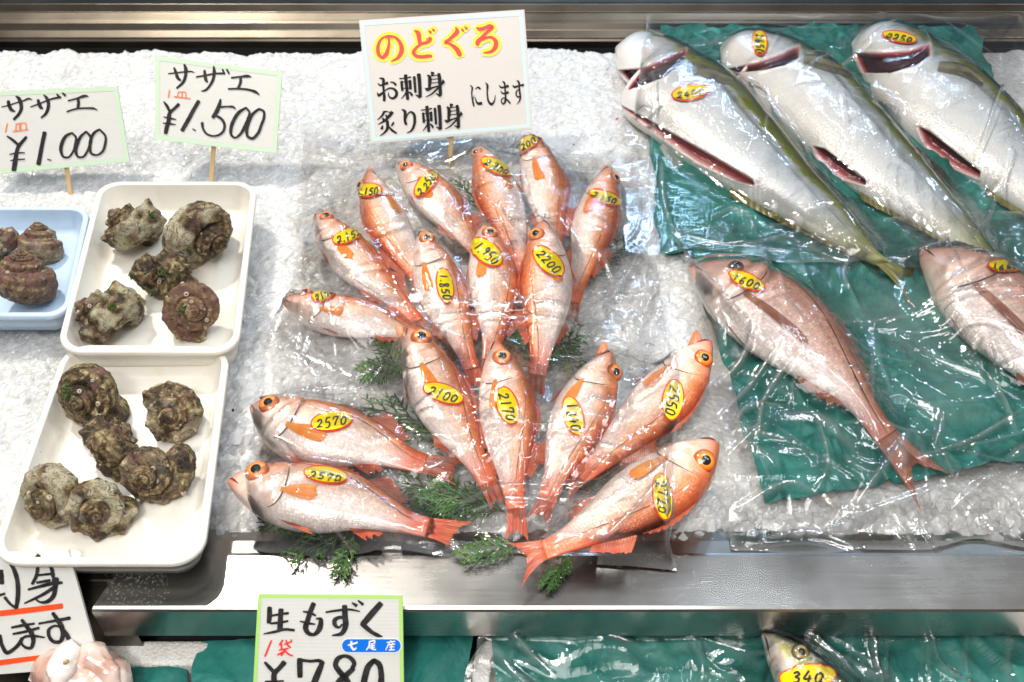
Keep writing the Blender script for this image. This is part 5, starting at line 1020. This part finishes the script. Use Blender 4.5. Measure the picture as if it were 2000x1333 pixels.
# ------------------------------------------------------------------ cedar sprigs
def sprig(base, tip, z0, z1_, width, seed, label, n=8):
    rg_ = np.random.default_rng(seed); A = np.array(at(*base, z0)); B = np.array(at(*tip, z1_)); L_ = np.linalg.norm(B-A); T = (B-A)/L_; Sd = np.cross((0, 0, 1), T); Sd /= np.linalg.norm(Sd); Up = np.cross(T, Sd)
    V = []; F = []; SV = []; SF = []
    def seg(p, q, r):
        d = (q-p)/(np.linalg.norm(q-p)+1e-9); s_ = np.cross(d, Up); s_ /= np.linalg.norm(s_)+1e-9; b0 = len(SV)
        for c_ in (p, q):
            for k in range(4): th = k*math.pi/2; SV.append(c_+(s_*math.cos(th)+Up*math.sin(th))*r)
        for k in range(4): SF.append((b0+k, b0+(k+1) % 4, b0+4+(k+1) % 4, b0+4+k))
    def leafline(p, d, ln, w):
        m = max(5, int(ln/.0011)); s_ = np.cross(Up, d)+Up*rg_.normal(0, .28); s_ /= np.linalg.norm(s_)+1e-9; cv = rg_.normal(0, .16); b0 = len(V); dr = rg_.uniform(-.10, .05)
        for i in range(m+1):
            f_ = i/m; c_ = p+d*ln*f_+s_*cv*ln*f_*f_+Up*(.0016*math.sin(f_*3)+dr*ln*f_*f_); ww = w*(1-.75*f_**2)*(1.0 if i % 2 else .58)*rg_.uniform(.9, 1.1)
            V.extend([c_+s_*ww*.62-d*.0004*(i % 2), c_+Up*.0005, c_-s_*ww*.62-d*.0004*(i % 2)])
        for i in range(m):
            k = b0+3*i; F.append((k, k+1, k+4, k+3)); F.append((k+1, k+2, k+5, k+4))
    def twig(p, d, ln, depth):
        if depth == 0 or ln < .007: leafline(p, d, ln, .0023); return
        m = max(3, int(ln/.0066)); leafline(p, d, ln, .0023)
        for i in range(1, m):
            f_ = i/m
            for sg in (-1, 1):
                if rg_.random() < .12: continue
                s_ = np.cross(Up, d); e = d*.84+s_*sg*.54+Up*rg_.normal(0, .05); e /= np.linalg.norm(e); twig(p+d*ln*f_, e, ln*.38*(1-f_)**.6*rg_.uniform(.75, 1.15)+.003, depth-1)
    seg(A, A+T*L_*.9, .0010)
    for i in range(n):
        f_ = .04+.93*i/n
        for sg in (-1, 1):
            if rg_.random() < .08: continue
            e = T*.80+Sd*sg*.60+Up*rg_.normal(0, .07); e /= np.linalg.norm(e); p = A+T*L_*f_+Up*.004*math.sin(f_*3); ln = .78*width*(1-f_)**.65*(.45+.55*min(1, f_*5))*rg_.uniform(.85, 1.35)+.010; seg(p, p+e*ln*.5, .0005); twig(p, e, ln, 1)
    leafline(A+T*L_*.6, T, L_*.4, .0024)
    t = thing('cedar_sprig', tuple(A), label, 'leaf sprig', 'cedar sprigs between the red fish'); link('foliage', V, F, M_CEDAR, t, smooth=False); link('stem', SV, SF, M_TWIG, t); return t
sprig((905, 850), (700, 790), .006, .012, .045, 1, 'flat green cedar sprig right of the upper 2570 fish')
sprig((960, 900), (770, 800), .004, .010, .040, 2, 'cedar sprig behind the dorsal fin of the upper 2570 fish')
sprig((985, 1000), (770, 935), .004, .010, .045, 3, 'cedar sprig between the tails of the two 2570 fish')
sprig((960, 975), (800, 1000), .004, .010, .035, 14, 'dark cedar sprig above the tail of the lower 2570 fish')
sprig((700, 1020), (560, 1098), .004, .004, .026, 4, 'cedar sprig spreading onto the ledge below the lower 2570 fish')
sprig((690, 1050), (662, 1128), .006, .003, .010, 5, 'small cedar tip pointing down over the ledge')
sprig((640, 1020), (505, 1030), .003, .006, .024, 6, 'pale cedar sprig under the belly of the lower 2570 fish')
sprig((1010, 1065), (890, 1095), .006, .004, .018, 7, 'cedar sprig left of the tail of the 2170 fish')
sprig((1112, 1085), (1066, 1150), .006, .003, .009, 8, 'tiny cedar tip by the tail hanging over the ledge')
sprig((1010, 720), (1145, 650), .004, .010, .045, 9, 'cedar sprig right of the 2200 fish tail in the middle of the fan')
sprig((1080, 640), (1130, 745), .004, .010, .030, 10, 'narrow cedar sprig hanging between the 2200 and 1840 fish')
sprig((790, 720), (705, 735), .004, .010, .032, 11, 'cedar sprig left of the gaping 2100 fish')
sprig((785, 740), (745, 660), .004, .012, .026, 15, 'cedar sprig standing up behind the gaping 2100 fish')
sprig((1110, 560), (1235, 470), .004, .008, .038, 12, 'dark cedar sprig right of the 2.150 fish at the right end')
sprig((960, 420), (888, 350), .006, .014, .026, 13, 'cedar tip showing between the 2.250 and 2.200 fish')
sprig((980, 690), (1035, 650), .006, .014, .026, 16, 'cedar sprig behind the head of the 2170 fish')
sprig((1080, 960), (1290, 850), .004, .008, .020, 17, 'dark thin cedar twig between the 2550 and 2720 fish', 10)
sprig((1120, 960), (1185, 905), .004, .008, .028, 18, 'dark cedar sprig beneath the golden 2550 fish')
# small dark specks
for i, (x, y, z, r, lab) in enumerate(((1120, 283, .006, .0022, 'brown speck on the ice right of the big sign'), (455, 801, .004, .0018, 'dark speck on the ice beside the front cream tray'), (1205, 232, .004, .0022, 'orange scrap on the ice left of the 2400 yellowtail'))):
    v, fc = ico(i+70); p = np.array(at(x, y, z)); tag(link('food_scrap', v*r+p, fc, plain('scrap_%d' % i, ((.12, .05, .025), (.02, .012, .01), (.75, .22, .12))[i], .4), origin=tuple(p)), lab, 'scrap')

# ------------------------------------------------------------------ clear film
def film(quad, z, items, label, seed, ridges=(), nrand=60, res=.0021, amp=1.0, dirs=(20, -35, 75), extra=None, floor=None, iters=500, mat=None, name='clear_film'):
    rg_ = np.random.default_rng(seed); c = [np.array(at(x, y, z)) for x, y in quad]; TL, TR, BR, BL = c; W = max(np.linalg.norm(TL-TR), np.linalg.norm(BL-BR)); H = max(np.linalg.norm(TL-BL), np.linalg.norm(TR-BR)); nu, nv = int(W/res), int(H/res)
    s = np.linspace(0, 1, nu)[:, None, None]; q = np.linspace(0, 1, nv)[None, :, None]; P = (TL*(1-s)+TR*s)*(1-q)+(BL*(1-s)+BR*s)*q; e = np.minimum(np.minimum(s, 1-s), np.minimum(q, 1-q))[..., 0]
    P[..., 0] += .012*vnoise(np.stack([P[..., 0]*18, P[..., 1]*18, 0*P[..., 0]+seed], -1)); P[..., 1] += .012*vnoise(np.stack([P[..., 0]*18, P[..., 1]*18, 0*P[..., 0]+seed+5], -1))
    x, y = P[..., 0], P[..., 1]; sup = np.full(x.shape, -9.0)
    for V, F in items:
        bv = BVHTree.FromPolygons([tuple(k) for k in V], F); lo, hi = V.min(0)-.004, V.max(0)+.004; m = np.argwhere((x > lo[0]) & (x < hi[0]) & (y > lo[1]) & (y < hi[1]))
        for i, j in m:
            h = bv.ray_cast(Vector((x[i, j], y[i, j], .5)), Vector((0, 0, -1)))
            if h[0] is not None: sup[i, j] = max(sup[i, j], h[0].z+.0044)
    fl = floor(x, y) if floor else np.full(x.shape, z)
    sup = np.maximum(sup, fl+.0015); h = sup.copy()
    for k in range(iters):
        a = h.copy(); a[1:-1, 1:-1] = (h[:-2, 1:-1]+h[2:, 1:-1]+h[1:-1, :-2]+h[1:-1, 2:])/4-2.2e-5*res/.0021; h = np.maximum(sup, a)
    free = .30+.70*smooth01((h-sup)/.008)
    bunch = np.zeros(x.shape); h2 = h.copy()
    n1 = vnoise(np.stack([x*13+seed, y*13, x*0], -1)); n2 = vnoise(np.stack([x*13, y*13+9, x*0+seed], -1))
    def ridged(fx, fy, th, o): ca, sa = math.cos(th), math.sin(th); u = (x*ca+y*sa); v = (-x*sa+y*ca); return 1-np.abs(vnoise(np.stack([u*fx+n1*.9+o, v*fy+n2*.9, x*0+seed+o], -1)))
    g = 0
    for k, d in enumerate(dirs):
        r = ridged(6, 55, math.radians(d), k*3.1)**4; mk = smooth01(vnoise(np.stack([x*8+k*7, y*8, x*0+seed+k], -1))*1.6+.25); h2 += amp*.0024*r*mk*free; g = np.maximum(g, r*mk)
    r = ridged(30, 42, 1.1, 11)**5; h2 += amp*.0005*r*free; 
    allr = [([tuple(at(*p, z+.02)) for p in pts], a*1.5, w) for pts, a, w in ridges]; nex = len(allr)
    for k in range(int(nrand*.55)):
        i, j = rg_.integers(nu), rg_.integers(nv); th = math.radians(dirs[rg_.integers(len(dirs))]+rg_.normal(0, 18)); ln = rg_.uniform(.02, .13); p0 = np.array([x[i, j], y[i, j], 0]); d = np.array([math.cos(th), math.sin(th), 0]); nn = np.array([-d[1], d[0], 0]); allr.append(([p0, p0+d*ln*.5+nn*ln*rg_.normal(0, .05), p0+d*ln], rg_.uniform(.0012, .0038)*amp, rg_.uniform(.0011, .0020)))
    for k in range(nrand//4):
        i, j = rg_.integers(nu), rg_.integers(nv); th = math.radians(dirs[rg_.integers(len(dirs))]+rg_.normal(0, 25)); ln = rg_.uniform(.03, .10); p0 = np.array([x[i, j], y[i, j], 0]); d = np.array([math.cos(th), math.sin(th), 0]); nn = np.array([-d[1], d[0], 0]); allr.append(([p0, p0+d*ln*.4+nn*ln*rg_.normal(0, .12), p0+d*ln], rg_.uniform(.004, .009)*amp, rg_.uniform(.0030, .0055)))
    for kk, (pts, a, w) in enumerate(allr):
        Q = catmull(np.array(pts, float)[:, :2], 14)
        lo = Q.min(0)-4*w; hi = Q.max(0)+4*w; m = (x > lo[0]) & (x < hi[0]) & (y > lo[1]) & (y < hi[1]); xx, yy = x[m], y[m]; best = np.full(xx.shape, 1e9); tt = np.zeros(xx.shape)
        for i in range(13):
            d = Q[i+1]-Q[i]; k_ = np.clip(((xx-Q[i, 0])*d[0]+(yy-Q[i, 1])*d[1])/(d@d+1e-12), 0, 1); dd = np.hypot(xx-Q[i, 0]-k_*d[0], yy-Q[i, 1]-k_*d[1]); b = dd < best; best = np.where(b, dd, best); tt = np.where(b, (i+k_)/13, tt)
        v = np.exp(-(best/w)**1.6)*np.sin(math.pi*np.clip(tt, .03, .97))**.5; h2[m] += a*v*((.35+.65*free[m]) if kk >= nex else (.75+.25*free[m])); bunch[m] = np.maximum(bunch[m], v*(.5 if kk >= nex else .75))
    cloud = smooth01(fbm(np.stack([x*7+seed, y*7, x*0+2], -1), 4)*1.4-.15)*.28
    bunch = np.maximum(bunch, np.clip(g-.55, 0, 1)*.5); bunch = np.maximum(bunch, cloud); bunch = np.maximum(bunch, .6*np.exp(-(e/.012)**2)); bunch = bunch*(.3+.7*smooth01(.6+.8*n1))
    P[..., 2] = h2
    o = link(name, P.reshape(-1, 3), gridfaces(nu, nv), mat or M_FILM, None, attr={'bunch': np.clip(bunch, 0, 1).ravel()}, origin=(float(x.mean()), float(y.mean()), float(h2.min())))
    return tag(o, label, 'plastic film', 'clear films over the fish')
def bed(x, y): return np.where(y < .535, np.where(y < YF, -.07, .001), .004-.010*smooth01((.60-y)/.06))
film([(600, 262), (1248, 300), (1330, 1108), (478, 1072)], .004, FILM_A, 'crinkled clear film over the fan of red fish', 5,
  [([(545, 830), (640, 770), (700, 735), (760, 700)], .004, .0016), ([(700, 805), (800, 815), (900, 790), (960, 780)], .003, .0018), ([(540, 720), (600, 650), (640, 600)], .004, .0016), ([(780, 620), (900, 612), (1020, 618), (1170, 610)], .004, .002), ([(820, 640), (950, 630), (1090, 640), (1180, 622)], .003, .0018), ([(640, 560), (760, 530), (840, 505), (880, 480)], .003, .0016), ([(880, 350), (960, 420), (1010, 470)], .003, .0014), ([(930, 560), (900, 580), (950, 620), (1010, 545)], .003, .0016), ([(900, 445), (990, 455), (1075, 450), (1150, 440)], .003, .0016), ([(960, 400), (990, 450), (1040, 510)], .003, .0014), ([(870, 965), (1000, 955), (1180, 955)], .004, .0022), ([(860, 985), (980, 975), (1120, 980)], .003, .0018), ([(1090, 900), (1160, 880), (1250, 905)], .003, .0016), ([(560, 690), (590, 620), (600, 560)], .004, .0016), ([(535, 640), (610, 730), (590, 760)], .003, .0016), ([(470, 880), (560, 840), (600, 800)], .003, .0016), ([(500, 930), (460, 1040), (500, 1060)], .003, .0016), ([(640, 1030), (700, 1070), (760, 1100)], .004, .0018), ([(1180, 1010), (1290, 960), (1330, 930)], .003, .0016), ([(1210, 640), (1260, 560), (1250, 470)], .004, .002), ([(1230, 700), (1255, 610), (1290, 520), (1280, 440)], .006, .003), ([(1200, 560), (1240, 500), (1262, 420)], .005, .002), ([(1225, 620), (1300, 590), (1340, 600)], .004, .002), ([(1255, 430), (1235, 380), (1240, 310)], .005, .0022), ([(1240, 800), (1300, 760), (1320, 700)], .005, .002), ([(1280, 850), (1310, 780), (1300, 700)], .005, .0022), ([(1300, 960), (1250, 1020), (1180, 1075)], .005, .002), ([(1310, 900), (1290, 1000), (1310, 1080)], .005, .0022), ([(505, 700), (520, 640), (560, 600), (620, 560)], .005, .0018), ([(540, 600), (600, 640), (660, 650)], .004, .0016), ([(610, 330), (640, 380), (620, 440)], .004, .0016), ([(660, 300), (760, 290), (860, 300), (960, 280)], .004, .0018), ([(560, 760), (660, 730), (760, 690)], .004, .0016), ([(700, 880), (820, 860), (900, 880)], .003, .0014), ([(960, 830), (1060, 850), (1150, 830)], .003, .0014), ([(1040, 650), (1140, 640), (1230, 650)], .004, .0016)], 120, dirs=(15, -30, 60, 100), floor=bed)
film([(1262, 40), (1985, 45), (2120, 560), (1205, 500)], .012, FILM_B, 'crinkled clear film over the three yellowtails', 8,
  [([(1240, 200), (1232, 110), (1262, 40)], .006, .0025), ([(1265, 330), (1275, 250), (1270, 180)], .004, .002), ([(1330, 480), (1300, 400), (1290, 300)], .004, .002), ([(1380, 430), (1440, 400), (1480, 440)], .004, .0018), ([(1300, 440), (1420, 470), (1560, 450)], .004, .002), ([(1560, 180), (1680, 110), (1760, 70)], .005, .0018), ([(1540, 160), (1650, 125), (1740, 90)], .004, .0016), ([(1990, 120), (1930, 240), (1900, 330)], .005, .002), ([(1900, 480), (1940, 400), (1960, 330)], .005, .002)], 56, dirs=(10, 75, -50), floor=lambda x, y: .024+0*x, iters=350)
film([(1322, 448), (2130, 418), (2140, 1040), (1432, 1052)], .014, FILM_C, 'crinkled clear film over the two sea bream', 12,
  [([(1330, 470), (1360, 540), (1400, 620)], .005, .002), ([(1480, 870), (1500, 760), (1560, 700)], .005, .002), ([(1410, 800), (1470, 740), (1520, 690)], .005, .002), ([(1640, 620), (1780, 640), (1900, 650), (2000, 690)], .004, .002), ([(1600, 640), (1760, 610), (2000, 600)], .004, .002), ([(1620, 470), (1800, 500), (1960, 470)], .005, .002), ([(1590, 960), (1620, 900), (1600, 800)], .004, .002), ([(1800, 880), (1900, 850), (2000, 790)], .005, .002), ([(1850, 560), (1840, 470), (1850, 430)], .005, .002), ([(1345, 520), (1400, 600), (1480, 680)], .006, .0025), ([(1335, 480), (1380, 520), (1470, 530)], .005, .002), ([(1420, 880), (1480, 840), (1560, 850)], .006, .0025), ([(1400, 740), (1450, 700), (1470, 640)], .006, .0025), ([(1430, 830), (1470, 780), (1530, 780)], .005, .002), ([(1450, 960), (1560, 930), (1640, 960)], .006, .0025), ([(1620, 1000), (1740, 960), (1880, 930)], .006, .003), ([(1880, 960), (1940, 920), (2000, 900)], .005, .0025), ([(1760, 760), (1840, 800), (1830, 860)], .006, .0025), ([(1900, 700), (1960, 760), (1990, 830)], .005, .002), ([(1700, 470), (1650, 520), (1680, 580)], .004, .002), ([(1500, 1010), (1600, 1000), (1700, 1030)], .005, .0025)], 120, dirs=(10, -40, 80), floor=lambda x, y: -.004+.026*smooth01((y-.56)/.05), iters=350)
film([(940, 1196), (1990, 1168), (2060, 1420), (900, 1420)], -.068, FILM_D, 'crinkled clear film over the foam tray on the lower shelf', 21,
  [([(980, 1180), (1120, 1220), (1250, 1260)], .005, .002), ([(960, 1210), (1010, 1250), (1080, 1300)], .004, .002), ([(1440, 1160), (1560, 1230), (1680, 1320)], .006, .002), ([(1700, 1230), (1720, 1300), (1740, 1340)], .006, .0022), ([(1800, 1200), (1840, 1280), (1940, 1330)], .006, .002), ([(1650, 1190), (1780, 1210), (1860, 1180)], .005, .002)], 36, dirs=(-35, 75, 10), floor=lambda x, y: np.where(y < .470, -.068+0*x, -.05+0*x), iters=250)
